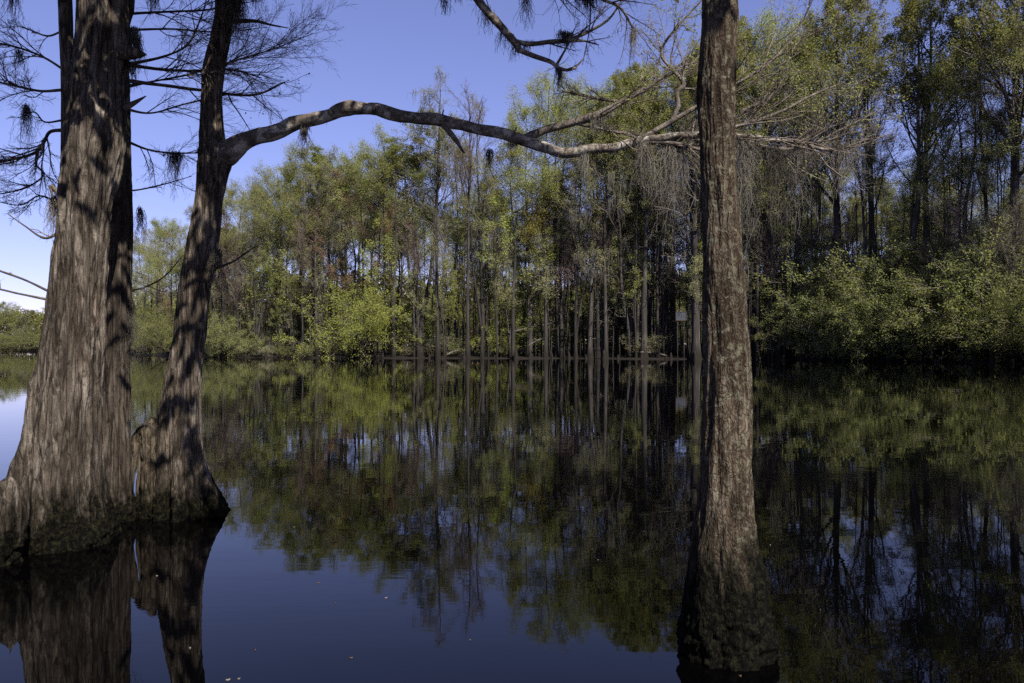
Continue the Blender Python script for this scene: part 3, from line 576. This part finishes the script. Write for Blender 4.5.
# ------------------------------------------------------------------ far trees: one of each kind, then copies
PROTO = {}
def hide_src(o):                                  # the first copy is the source itself: it is moved into place when first used
    o['_fresh'] = 1; return o
def tree_proto(key, name, seed, Ht, r0, cb, shape, leafmat, leafn, lsize, spread=.3, n1=20, n2=8, n3=8, twmat=None, wig=.35, stems=1, mossn=0, leafz=0., t3=.3, lens=None, lean=.0, flatz=1., k=9, up2=.2):
    r = np.random.default_rng(seed); tg_ = Geo(); cg = Geo()
    tops = []
    for s in range(stems):
        N = 16; t = np.linspace(0, 1, N); P = np.zeros((N, 3)); P[:, 2] = t * Ht * (1 if s == 0 else r.uniform(.8, .95)) - .4
        a = r.uniform(0, 6.28); ph = r.uniform(0, 6, 2)
        sepn = (0 if stems == 1 else 1.) * np.interp(t, [0, .12, .4, 1], [0, .0, 1.2, 2.8])
        P[:, 0] = wig * np.sin(t * 5 + ph[0]) * t + wig * .4 * np.sin(t * 13 + ph[1]) * t + sepn * math.cos(a) + lean * t * Ht * .1
        P[:, 1] = wig * np.cos(t * 4 + ph[1]) * t + sepn * math.sin(a)
        z = P[:, 2] + .4
        Rr = (r0 * (1 - .82 * t ** 1.1) + r0 * .6 * np.exp(-z / (.8 if s == 0 else .5))) * (1 if s == 0 else .8)
        tg_.add(*tubes(P[None], Rr[None], k)); tops.append((P, Rr))
    P = np.stack([p for p, _ in tops]); Rr = np.stack([q for _, q in tops])
    if shape == 'vase': La, ang, up = (lambda t: np.interp(t, [cb, 1], [.34, .10]) * Ht), (26, 50), .55
    elif shape == 'oval': La, ang, up = (lambda t: np.interp(t, [cb, cb + .3 * (1 - cb), 1], [.13, .25, .08]) * Ht), (38, 70), .35
    elif shape == 'layer': La, ang, up = (lambda t: np.interp(t, [cb, 1], [.15, .07]) * Ht), (60, 95), .15
    elif shape == 'narrow': La, ang, up = (lambda t: np.interp(t, [cb, 1], [.17, .07]) * Ht), (35, 65), .4
    else: La, ang, up = (lambda t: np.interp(t, [cb, 1], [.26, .1]) * Ht), (15, 38), .5      # 'broom'
    if lens: La0 = La; La = lambda t: La0(t) * lens
    nn = max(3, n1 // stems)
    a1, r1 = sprout(P, Rr, nn, r, cb, .985, (.2, .3), ang, up, .14, 8, .5, .035, .22, 1, La)
    # a few dead snags and short limbs below the crown
    a0, r0_ = sprout(P, Rr, 4, r, cb * .35, cb, (.04, .09), (45, 85), .1, .2, 6, .22, .03, .3)
    tg_.add(*tubes(a0, r0_, 4)); tg_.add(*tubes(a1, r1, 5))
    a2, r2 = sprout(a1, r1, n2, r, .22, 1, (.28, .5), (25, 60), up2, .16, 6, .5, .016, .3); cg.add(*tubes(a2, r2, 3))
    b2, q2 = sprout(a0, r0_, 4, r, .2, 1, (.3, .6), (25, 60), .1, .2, 5, .5, .012, .3); cg.add(*tubes(b2, q2, 3))
    a3, r3 = sprout(a2, r2, n3, r, .2, 1, (.3, .55), (25, 60), up2, .18, 4, .5, .009, .4); cg.add(*tubes(a3, r3, 3))
    if leafz: a3 = a3[a3[:, -1, 2] > leafz * Ht * r.uniform(.86, 1.06, len(a3))]
    if leafn: cg.add(*leaves(a3, r, leafn, lsize, spread, .42, t3, flatz), 1)
    if mossn:
        pick = np.concatenate([a2, b2]) if len(b2) == 0 else a2; st, _ = sprout(pick, np.full(pick.shape[:2], .02), 1, r, .2, .9, (.01, .02), (30, 60)); st = st[:, 0]
        st = st[r.permutation(len(st))[:mossn]]; st = (st[:, None, :] + r.normal(size=(len(st), 9, 3)) * np.array([.28, .28, .1])).reshape(-1, 3)
        L = r.uniform(.5, 2.6, len(st)) * Ht / 30; Pm = [st]
        for q in range(1, 5): Pm.append(Pm[-1] + np.stack([r.normal(size=len(st)) * .06, r.normal(size=len(st)) * .06, -L / 4], -1))
        Pm = np.stack(Pm, 1); mv, mf = tubes(Pm, r.uniform(.012, .028, (len(st), 1)) * np.linspace(1, .3, 5)[None], 3); cg.add(mv, mf, 2)
    root = obj(name, None); tm = tg_.mesh(name + '_trunk', [M_FTRUNK]); obj('trunk', tm, root)
    obj('crown', cg.mesh(name + '_crown', [twmat or M_FTWIG, leafmat or L_OLIVE, M_FMOSS]), root)
    root['_h'] = Ht; root['_fresh'] = 1; PROTO[key] = root; return root

def shrub_proto(key, name, seed, Ht, spreadr, leafmat, leafn, lsize, stems=14, n2=9, n3=7, t3=.2, angs=(15, 60)):
    r = np.random.default_rng(seed); g = Geo()
    P0 = np.zeros((1, 4, 3)); P0[0, :, 2] = np.linspace(-.3, .6, 4)
    a1, r1 = sprout(P0, np.full((1, 4), .12), stems, r, .2, .95, (1, 1), angs, -.15, .16, 8, .5, .03, .2, 1, lambda t: Ht * np.ones_like(t))
    a1[..., :2] *= spreadr; tg_ = Geo(); tg_.add(*tubes(a1, r1, 5))
    a2, r2 = sprout(a1, r1, n2, r, .25, 1, (.22, .42), (30, 70), -.1, .18, 6, .5, .012, .3); g.add(*tubes(a2, r2, 3))
    a3, r3 = sprout(a2, r2, n3, r, .1, 1, (.25, .5), (30, 70), -.1, .2, 4, .5, .007, .4); g.add(*tubes(a3, r3, 3))
    a3[..., 2] = np.maximum(a3[..., 2], .25)
    g.add(*leaves(a3, r, leafn, lsize, .16, .45, t3), 1)
    root = obj(name, None); obj('stems', tg_.mesh(name + '_stems', [M_FTRUNK]), root); obj('foliage', g.mesh(name + '_foliage', [M_FTWIG, leafmat]), root)
    root['_h'] = Ht; root['_fresh'] = 1; PROTO[key] = root; return root

LOOK = {}
def P_(key, look, cat, *a, **k):
    LOOK[key] = (look, cat); tree_proto(key, *a, **k)
P_('cyA', 'tall flat topped olive cypress', 'tree', 'cypress_tree', 1, 30, .36, .5, 'vase', L_OLIVE, 16, 0.102, .16, 24, 8, 9, leafz=.76, t3=.3)
P_('cyB', 'forked umbrella crowned olive cypress', 'tree', 'cypress_tree', 2, 30, .30, .52, 'vase', L_OLIVE, 16, 0.102, .16, 26, 8, 9, stems=2, leafz=.76, t3=.3, wig=.6)
P_('cyC', 'thick trunked domed olive cypress', 'tree', 'cypress_tree', 3, 30, .44, .42, 'vase', L_OLIVE, 16, 0.102, .16, 26, 9, 9, wig=.25, leafz=.76, t3=.3)
P_('baA', 'bare grey tree with upswept budding twigs', 'tree', 'bare_tree', 4, 30, .24, .5, 'broom', L_RED, 1, 0.060, .1, 20, 8, 9, M_FTWIGR, wig=.4)
P_('baB', 'bare forked tree with fine grey twigs', 'tree', 'bare_tree', 5, 30, .22, .45, 'broom', L_PALE, 4, 0.060, .1, 20, 8, 9, M_FTWIG, stems=2, wig=.6)
P_('gmA', 'slim spring green gum tree', 'tree', 'gum_tree', 6, 30, .19, .52, 'oval', L_LIGHT, 13, 0.086, .26, 22, 8, 8, wig=.5)
P_('gmB', 'broad spring green gum tree', 'tree', 'gum_tree', 7, 30, .23, .46, 'oval', L_LIGHT, 13, 0.086, .28, 24, 8, 8, lens=1.3, wig=.4)
P_('gmC', 'crooked pale green gum tree', 'tree', 'gum_tree', 8, 30, .19, .48, 'oval', L_PALE, 13, 0.078, .26, 22, 8, 8, wig=1.2)
P_('piA', 'dark green pine with layered crown', 'tree', 'pine_tree', 9, 30, .30, .66, 'layer', L_PINE, 25, 0.095, .26, 18, 7, 7, flatz=.5, wig=.25, lens=1.2)
P_('piB', 'flat crowned green pine', 'tree', 'pine_tree', 10, 30, .28, .74, 'layer', L_PINE, 27, 0.095, .26, 16, 7, 8, flatz=.4, wig=.5, lens=1.5)
P_('reA', 'russet budding maple', 'tree', 'maple_tree', 11, 24, .20, .35, 'oval', L_RED, 8, 0.096, .22, 20, 8, 8, M_FTWIGR, wig=.7)
P_('yeA', 'yellow green flowering oak', 'tree', 'oak_tree', 12, 26, .22, .5, 'oval', L_YELLOW, 16, 0.078, .26, 18, 7, 7, wig=.5)
P_('moA', 'moss draped grey cypress', 'tree', 'cypress_tree', 13, 30, .27, .35, 'oval', L_PALE, 6, 0.084, .2, 20, 7, 7, wig=.5, mossn=70)
P_('moB', 'gnarled moss hung cypress', 'tree', 'cypress_tree', 14, 26, .32, .3, 'layer', L_PALE, 8, 0.084, .2, 18, 8, 7, wig=1.1, mossn=80, lens=1.4)
P_('slA', 'slender pole thin sapling', 'tree', 'sapling', 15, 16, .075, .5, 'narrow', L_LIGHT, 6, 0.102, .2, 16, 5, 6, wig=.5)
P_('slB', 'leaning twiggy sapling', 'tree', 'sapling', 16, 14, .07, .4, 'narrow', L_PALE, 4, 0.096, .2, 16, 6, 6, wig=.9, lean=1.2, lens=1.3)
P_('slC', 'leafy low sapling', 'tree', 'sapling', 17, 10, .08, .15, 'oval', L_SHRUB, 13, 0.102, .2, 18, 6, 6, wig=.5, lens=1.4)
P_('poA', 'tall thin dark stemmed gum tree', 'tree', 'gum_tree', 18, 30, .15, .68, 'narrow', L_LIGHT, 8, .08, .22, 14, 6, 6, wig=.45)
LOOK['shA'] = ('rounded bright green willow bush', 'bush'); shrub_proto('shA', 'willow_bush', 21, 9., 1.0, L_BRIGHT, 11, .09, 20, 11, 8)
LOOK['shB'] = ('dull green waterside bush', 'bush'); shrub_proto('shB', 'waterside_bush', 22, 6., 1.15, L_SHRUB, 10, .08, 16, 9, 8)
LOOK['shC'] = ('loose olive bush with arching stems', 'bush'); shrub_proto('shC', 'waterside_bush', 23, 8., 1.0, L_SHRUB, 10, .08, 15, 10, 8, angs=(10, 45))
LOOK['shD'] = ('twiggy grey bush with few leaves', 'bush'); shrub_proto('shD', 'waterside_bush', 24, 4.5, 1.2, L_PALE, 3, .08, 16, 9, 7)

prng = random.Random(4)
PLACED = []                                       # (key, px, depth offset, x, y, height, front)
def put(key, px, off, ht, front, wide=1., rz=None):
    D = float(shore(px)) + off; x = (px - CX) / F * D; z = float(bank_z(np.array([max(off, -.6)]), np.array([x]), np.array([D]))[0])
    z = min(z, .1 + max(off, 0) * .1) if off < 1 else z
    s = ht / PROTO[key]['_h']; src = PROTO[key]; rz = prng.uniform(0, 6.28) if rz is None else rz
    if src.get('_fresh'):
        o = src; del src['_fresh']; o.location = (x, D, z); o.rotation_euler = (0, 0, rz); o.scale = (s * wide, s * wide, s)
    else: o = dup(src, (x, D, z), rz, (s * wide, s * wide, s))
    PLACED.append((o, key, px, off, x, D, ht, front)); return o
def ht_for(px, off, top): return 1.4 + (HY - top) / F * (float(shore(px)) + off) - .2

FRONT = [(142, 232, 'gmC', 3), (528, 112, 'gmA', 3), (557, 92, 'gmB', 4), (420, 122, 'cyB', 3), (598, 106, 'gmB', 3), (637, 84, 'gmA', 4), (652, 80, 'cyB', 6), (712, 62, 'gmA', 4), (740, 52, 'gmB', 5), (752, 46, 'cyA', 4), (786, 42, 'gmA', 5), (815, 30, 'gmC', 6), (310, 152, 'gmA', 4), (384, 142, 'gmB', 5), (350, 158, 'gmC', 6), (280, 172, 'gmB', 5), (158, 222, 'gmA', 6), (172, 226, 'gmB', 2), (196, 212, 'gmC', 5), (212, 205, 'moB', 3), (226, 192, 'gmA', 4), (240, 190, 'gmB', 8), (257, 200, 'baB', 1), (272, 182, 'gmC', 4),
    (286, 175, 'gmA', 7), (302, 160, 'gmB', 9), (317, 172, 'moA', 2), (330, 150, 'piA', 9), (344, 172, 'reA', 5), (362, 158, 'gmA', 8), (376, 176, 'reA', 4), (394, 138, 'piB', 2), (412, 160, 'gmC', 6), (438, 86, 'moA', .8),
    (455, 150, 'gmA', 8), (468, 98, 'baA', .5), (482, 92, 'baB', 1.2), (497, 190, 'slA', .4), (513, 142, 'yeA', 1), (530, 180, 'moB', 3), (546, 84, 'gmB', 2.2), (562, 104, 'gmA', 6), (576, 130, 'baB', .8), (590, 150, 'moB', 1.4),
    (606, 112, 'moA', .6), (618, 96, 'gmA', 5), (630, 88, 'cyB', 2.5), (644, 84, 'cyA', 1), (658, 130, 'baA', 3), (662, 78, 'gmB', 5), (696, 66, 'cyC', .9), (694, 110, 'moA', 1.5), (757, 82, 'gmA', 1), (766, 30, 'gmB', 6), (778, 110, 'moB', 2),
    (792, 60, 'cyB', 3), (838, 4, 'cyC', 3), (868, 20, 'baA', 6), (879, 30, 'baB', 2), (905, 30, 'cyB', 3), (928, 2, 'cyA', 4), (958, 60, 'gmA', 2.5),
    (972, 90, 'moB', 3), (984, 30, 'baA', 4), (1000, 120, 'gmC', 6), (1016, -70, 'cyC', 3.5), (1040, -20, 'cyA', 5), (1066, 10, 'gmB', 3), (1100, 0, 'cyB', 5), (1140, -30, 'cyA', 7), (1180, -20, 'gmB', 4)]
for px, top, key, off in FRONT: put(key, px, off, ht_for(px, off, top), True, prng.uniform(.9, 1.12))
# slim stems along the waterline
for i in range(110):
    px = 205 + i * 7.6 + prng.uniform(-5, 5); off = prng.uniform(.2, 5.)
    if 320 < px < 400 or 667 < px < 694: continue
    key = prng.choice(['slA', 'slB', 'slA', 'baA', 'baA', 'baB']); hh = prng.uniform(8, 17) if key.startswith('sl') else prng.uniform(14, 21)
    put(key, px, off, hh * (.85 if px > 850 else 1), True, prng.uniform(.8, 1.1))
# twiggy grey clutter at mid height
for i in range(60):
    px = prng.uniform(205, 860); off = prng.uniform(1, 12); put(prng.choice(['slB', 'slA', 'slA', 'baA', 'baB', 'baA']), px, off, prng.uniform(11, 21), False, prng.uniform(1, 1.4))
for i in range(75):
    px = 425 + i * 7.9 + prng.uniform(-6, 6); off = prng.uniform(.5, 14)
    if not 666 < px < 693: put('poA', px, off, prng.uniform(17, 26), False, prng.uniform(.8, 1.25))
# the wood behind
sky_px = [120, 150, 200, 240, 300, 330, 400, 440, 480, 545, 600, 640, 700, 760, 850, 940, 1100]; sky_y = [255, 240, 212, 192, 168, 166, 170, 180, 188, 172, 170, 152, 145, 150, 160, 165, 160]
cells = []
for i in range(150):
    for _ in range(30):
        px = prng.uniform(120, 1130); off = prng.uniform(7, 75)
        D = float(shore(px)) + off; x = (px - CX) / F * D
        if all((x - a) ** 2 + (D - b) ** 2 > 3.2 ** 2 for a, b in cells): break
    cells.append((x, D)); key = prng.choice(['gmA', 'gmB', 'gmA', 'baA', 'baB', 'cyA', 'cyB', 'moA', 'baA', 'reA', 'piA', 'gmC', 'gmA', 'baB'])
    top = float(np.interp(px, sky_px, sky_y)) + prng.uniform(0, 70); put(key, px, off, max(9, min(ht_for(px, off, top), 34)), False, prng.uniform(.9, 1.3))
# undergrowth inside the wood
for i in range(105):
    px = prng.uniform(120, 1100); off = prng.uniform(8, 55)
    put(prng.choice(['shB', 'shC', 'slC', 'reA', 'slC']), px, off, prng.uniform(3.5, 9), False, prng.uniform(1., 1.5))
for i in range(50):
    px = prng.uniform(205, 1000); off = prng.uniform(3, 18); put(prng.choice(['shB', 'shC', 'shD', 'shD']), px, off, prng.uniform(1.2, 3.4), False, prng.uniform(1., 1.5))
for i in range(5):
    px = 212 + i * 24 + prng.uniform(-9, 9)
    if not 660 < px < 700: put(prng.choice(['shB', 'shD', 'shC']), px, prng.uniform(-.3, .8), prng.uniform(.9, 2.2), True, prng.uniform(1., 1.6))
# bushes on the waterline
put('shA', 354, -.5, 10.6, True, 1.1, 1.0)
for px, off, hh, key, wd in ((235, .5, 6, 'shB', 1.), (215, 1, 5, 'shC', 1.), (150, .5, 8, 'shC', 1.2), (170, 1, 7, 'shB', 1.3), (192, .6, 6, 'shB', 1.2), (138, 1, 9, 'shC', 1.2),
    (505, 6, 7, 'shA', .9), (515, 9, 8, 'shA', .9), (785, 2, 6, 'shC', 1.), (815, 2, 7, 'shC', 1.1), (842, 1.5, 7.5, 'shC', 1.1), (868, 1., 8, 'shB', 1.1), (893, .8, 8.5, 'shC', 1.2), (915, 4, 10, 'shC', 1.2),
    (880, 5, 11, 'shC', 1.2), (940, 3, 9, 'shB', 1.2), (962, 1.4, 8, 'shC', 1.2), (985, 3, 9, 'shB', 1.1), (1008, .4, 5.5, 'shB', 1.2), (1030, .5, 6, 'shB', 1.2), (1000, 5, 9.5, 'shC', 1.2), (1045, 3, 9, 'shC', 1.2), (1080, 1, 7, 'shB', 1.2), (1120, 1, 8, 'shC', 1.2), (825, 6, 10, 'shC', 1.1), (850, 4, 11.5, 'shC', 1.1), (875, 7, 13, 'shC', 1.), (905, 6, 13, 'shC', 1.), (930, 8, 14, 'shC', 1.), (955, 5, 12.5, 'shC', 1.), (975, 8, 14, 'shC', 1.), (1005, 7, 12.5, 'shC', 1.), (1020, 4, 10, 'shC', 1.1), (770, 6, 8, 'shC', 1.), (860, .3, 3.5, 'shB', 1.3), (830, .6, 3, 'shD', 1.2)):
    put(key, px, off, hh, True, wd)
# the distant shore seen past the left trunk
for i in range(46):
    px = -90 + i * 4.9 + prng.uniform(-2, 2); off = prng.uniform(1, 22); put(prng.choice(['gmB', 'gmC', 'gmA', 'cyA', 'moB', 'gmB']), px, off, prng.uniform(13, 19.5), False, prng.uniform(1.1, 1.5))
for i in range(18):
    px = -80 + i * 11.5 + prng.uniform(-3, 3); put(prng.choice(['shB', 'shC']), px, .6, prng.uniform(5, 8), False, 1.5)

# the solid wood far behind the counted trees: a mass of leaves nobody could count
def far_wood():
    r = np.random.default_rng(77); n = 280000; px = r.uniform(-20, 1250, n); far = r.random(n) < .16; px = np.where(far, r.uniform(-110, 122, n), r.uniform(112, 1250, n)); off = np.where(far, r.uniform(8, 40, n), r.uniform(62, 110, n)); D = shore(px) + off; x = (px - CX) / F * D
    top = 15 + 6 * fbm(np.stack([x * .09, D * .05, 0 * x], -1), 8, 3); u = r.random(n) ** .8; z = 1.2 + u * top; c = np.stack([x, D, z], -1)
    keep = fbm(c * np.array([.35, .35, .5]), 12, 3) > -.2 - .5 * (1 - u); c = c[keep]; n = len(c)
    a = norm(r.normal(size=(n, 3))); b = norm(np.cross(a, r.normal(size=(n, 3)))); sz = r.uniform(.28, .6, (n, 1))
    g = Geo(); g.add(np.stack([c - a * sz, c + b * sz * .5, c + a * sz, c - b * sz * .5], 1).reshape(-1, 3), np.arange(n * 4).reshape(-1, 4), 0)
    m = fbm(c * .12, 40, 2); g.m[0][:] = np.where(m > .22, 1, np.where(m < -.25, 2, 0))
    tag(obj('far_wood', g.mesh('far_wood', [L_SHRUB, L_RED, L_PALE])), 'dense leafy wood filling the far distance behind the trees', 'wood', kind='stuff')
far_wood()

# the near bank behind the viewpoint, with unseen trees added to shade the foreground trunks
def near_bank():
    xs = np.linspace(-70, 70, 71); ys = np.array([-1.2, -2., -3., -5, -9, -20, -60, -200]); X, Y = np.meshgrid(xs, ys); Y = Y + .5 * vnoise(np.stack([X * .4, 0 * X, 0 * X], -1), 2)
    Z = np.interp(-Y, [1, 2, 4, 10, 200], [-.35, .0, .35, .8, 2.]) + .08 * fbm(np.stack([X, Y, 0 * X], -1), 2); g = Geo(); n = len(xs); i = np.arange((len(ys) - 1) * n).reshape(len(ys) - 1, n)[:, :-1]
    g.add(np.stack([X, Y, Z], -1), np.stack([i, i + n, i + n + 1, i + 1], -1))
    tag(obj('near_bank_ground', g.mesh('near_bank_ground', [bpy.data.materials['leaf_litter_mud']])), 'muddy near bank behind the viewpoint', 'ground', kind='structure')
    for x, y, ht, key in ((-4, -6, 20, 'gmA'), (-10, -10, 24, 'gmB'), (21, -9, 24, 'cyC'), (-17, -5, 20, 'gmB'), (22, -3, 20, 'gmB'), (-3, -20, 26, 'gmB')):
        s_ = ht / PROTO[key]['_h']; o = dup(PROTO[key], (x, y, .3), x * 3.1, (s_ * 1.15, s_ * 1.15, s_)); tag(o, 'unseen leafy tree added behind the viewpoint to shade the foreground trunks', 'tree', 'unseen shade trees added behind the viewpoint')
near_bank()

# labels: what the tree looks like plus where it stands among the landmarks
REG = [(-1e9, 118, 'on the distant left shore'), (118, 160, 'between massive and leaning trunks'), (160, 232, 'behind the leaning trunk'), (232, 300, 'left of the willow bush'), (300, 410, 'behind the willow bush'),
       (410, 465, 'right of the willow bush'), (465, 530, 'below the limb fork'), (530, 600, 'below the limb sag'), (600, 660, 'left of the notice board'), (660, 706, 'around the notice board'),
       (706, 800, 'right of the furrowed trunk'), (800, 870, 'where waterside bushes begin'), (870, 950, 'above thick waterside bushes'), (950, 1024, 'near the right edge'), (1024, 1e9, 'beyond the right edge')]
def region(px): return next(r[2] for r in REG if r[0] <= px < r[1])
from collections import defaultdict
buck = defaultdict(list)
for rec in PLACED: buck[(rec[1], region(rec[2]), rec[7])].append(rec)
for (key, reg, front), recs in buck.items():
    look, cat = LOOK[key]; recs.sort(key=lambda q: q[2])
    plural = {'tree': 'far bank trees', 'bush': 'far bank bushes'}[cat]
    for i, rec in enumerate(recs):
        o = rec[0]; o['category'] = 'sapling' if key.startswith('sl') else cat
        for kk_ in ('_h', '_fresh'):
            pass
        if front and len(recs) <= 3:
            rank = {1: [''], 2: ['left one, ', 'right one, '], 3: ['left one, ', 'middle one, ', 'right one, ']}[len(recs)][i]
            o['label'] = f'{look}, {rank}waterline {reg}'; o['group'] = f'{o.name.split(".")[0].replace("_", " ")} row along the far waterline'
        elif front:
            o['label'] = f'{look} in the waterline row {reg}'; o['group'] = f'{look}, waterline {reg}'
        elif reg.startswith('on the distant'):
            o['label'] = f'{look} {reg}'; o['group'] = f'{look}, distant shore'
        else:
            o['label'] = f'{look} deep in the wood {reg}'; o['group'] = f'{look}, wood {reg}'
for rec in PLACED:
    if rec[1] == 'shA' and rec[2] == 354: rec[0]['label'] = 'rounded bright yellow green willow bush spilling over the water left of centre'
for o in list(bpy.data.objects):
    for kk_ in ('_h', '_fresh'):
        if kk_ in o: del o[kk_]
for key in PROTO: pass

# ------------------------------------------------------------------ notice board, logs, knees, floating leaves
def box(c, s):
    c = np.array(c, float); s = np.array(s, float) / 2
    v = np.array([[x, y, z] for x in (-1, 1) for y in (-1, 1) for z in (-1, 1)]) * s + c
    return v, np.array([[0, 1, 3, 2], [4, 6, 7, 5], [0, 4, 5, 1], [2, 3, 7, 6], [0, 2, 6, 4], [1, 5, 7, 3]])
def flat_mat(name, c, rough=.6):
    t = NT(name); n = t.noise(t.coord(), 3., 5, .6); t.bsdf(t.mix(n, tuple(x * .7 for x in c), c), rough); return t.mat
DN = 100.6; nb = W(681, 316, DN); base = np.array([nb[0], DN, .2])
tn = thing('notice_board', base, 'small pale notice board on two posts among the far trunks', 'sign')
g = Geo(); g.add(*box((nb[0], DN, nb[2]), (1.16, .06, .98))); obj('panel', g.mesh('panel', [flat_mat('weathered_blue_grey_paint', (.035, .04, .055))], base, False), tn)
g = Geo()
for dx, dz, sx, sz in ((0, .53, 1.3, .08), (0, -.53, 1.3, .08), (.62, 0, .08, .98), (-.62, 0, .08, .98)): g.add(*box((nb[0] + dx, DN - .03, nb[2] + dz), (sx, .1, sz)))
obj('frame', g.mesh('frame', [flat_mat('brown_board_frame', (.04, .026, .022))], base, False), tn)
for dx in (-.4, .4):
    g = Geo(); g.add(*box((nb[0] + dx, DN + .09, (nb[2] + .5) / 2), (.1, .1, nb[2] + .9))); obj('post', g.mesh('post', [M_FTRUNK], base, False), tn)
gm = flat_mat('notice_marks', (.02, .021, .03)); g = Geo()
for dx, sz in ((-.3, .5), (.02, .62), (.32, .4)): g.add(*box((nb[0] + dx, DN - .034, nb[2]), (.12, .006, sz)))
obj('lettering', g.mesh('lettering', [gm], base, False), tn)
M_LOG = simple_bark('fallen_log_wood', ((.03, .025, .02), (.075, .064, .053), (.14, .122, .10)), 4., .6, None)
for (x0, y0, x1, y1, wd, off, lab) in ((446, 355, 462, 350, 2.2, 1.0, 'short pale log tilted out of the bank behind the far waterline centre left'), (505, 334, 560, 322, 2.2, 3, 'dark fallen trunk propped aslant between the far centre trunks'), (528, 346, 544, 338, 1.6, .8, 'bent pale branch lying at the far bank centre'),
        (884, 347, 925, 349, 3.0, 1.8, 'pale grey log lying on the bank below the right bushes'), (640, 352, 668, 356, 2., 1., 'brown log lying on the bank left of the notice board'), (760, 338, 790, 352, 2., 1.5, 'leaning dead stem right of the furrowed trunk')):
    Dl = float(shore((x0 + x1) / 2)) + off; P, Rr = path([(x0, y0, wd, Dl), ((x0 + x1) / 2, (y0 + y1) / 2 - 1, wd * .95, Dl + .5), (x1, y1, wd * .7, Dl + 1)], Dl, 14)
    Rr = Rr * (1 + .2 * fbm(P * 2, 3, 2)); Rr[0, 0] *= .05; Rr[0, -1] *= .05; o0 = P[0, 0]; g = Geo(); g.add(*tubes(P, Rr, 9)); tag(obj('fallen_log', g.mesh('fallen_log', [M_LOG], o0), None, o0), lab, 'log')
P = np.array([[[0, 0, -.3], [.02, 0, 0], [.0, .01, .3], [.03, .02, .62], [.02, 0, .78], [.02, 0, .8]]]); g = Geo(); g.add(*tubes(P, np.array([[.24, .2, .15, .1, .05, .005]]), 9)); knee = g.mesh('cypress_knee', [M_FTRUNK])
for i in range(46):
    px = 208 + i * 18 + prng.uniform(-8, 8); off = prng.uniform(-.5, .5); D = float(shore(px)) + off
    o = obj('cypress_knee', knee, None, ((px - CX) / F * D, D, 0)); s = prng.uniform(.6, 1.5); o.scale = (s * prng.uniform(.8, 1.4), s, s * prng.uniform(.7, 1.3)); o.rotation_euler = (0, 0, prng.uniform(0, 6))
    tag(o, 'small dark cypress knee poking up along the far waterline', 'cypress knee', 'cypress knees along the far waterline')
lm = [flat_mat('dry_leaf_pale', (.13, .12, .10)), flat_mat('dry_leaf_brown', (.07, .048, .03))]
lg = []
for m_ in lm:
    g = Geo(); a = np.linspace(0, 2 * np.pi, 11)[:-1]; ring = np.stack([np.cos(a) * .018, np.sin(a) * .009, .003 + .002 * np.cos(2 * a)], -1); v = np.vstack([ring, ring * np.array([1, 1, 0]) - np.array([0, 0, .002])])
    fs = [[0, 1, 2, 3], [0, 3, 8, 9], [3, 4, 7, 8], [4, 5, 6, 7]]
    g.add(v, fs); g.f.append(np.array([[i, i + 10, (i + 1) % 10 + 10, (i + 1) % 10] for i in range(10)])); g.m.append(np.zeros(10, np.int32)); lg.append(g.mesh('floating_leaf', [m_]))
for i, (x, y, kd, lab) in enumerate(((157, 576, 0, 'white fleck of leaf floating below the hollow stump'), (770, 545, 0, 'pale leaf floating right of the furrowed trunk'), (351, 658, 1, 'larger brown leaf floating on open blue water at lower centre left'), (319, 583, 1, 'brown leaf floating at the edge of the tree reflection'),
        (386, 598, 0, None), (228, 680, 0, None), (239, 679, 0, None), (255, 650, 1, None), (190, 648, 0, None), (294, 527, 0, None), (335, 603, 1, None), (598, 560, 1, None), (820, 610, 1, None), (470, 640, 1, None), (740, 676, 1, 'reddish leaf floating just before the foot of the furrowed trunk'))):
    D = F * H / (y - HY); o = obj('floating_leaf', lg[kd], None, ((x - CX) / F * D, D, .002)); s = prng.uniform(.3, .55); o.scale = (s, s, 1); o.rotation_euler = (0, 0, prng.uniform(0, 6))
    tag(o, lab or ('tiny pale leaf scrap drifting on the open dark water' if kd == 0 else 'tiny brown leaf scrap drifting on the open dark water'), 'leaf', 'leaves floating on the water')

scn.cycles.max_bounces = 8; scn.cycles.diffuse_bounces = 5; scn.cycles.transmission_bounces = 5; scn.cycles.glossy_bounces = 3
scn.cycles.use_denoising = False
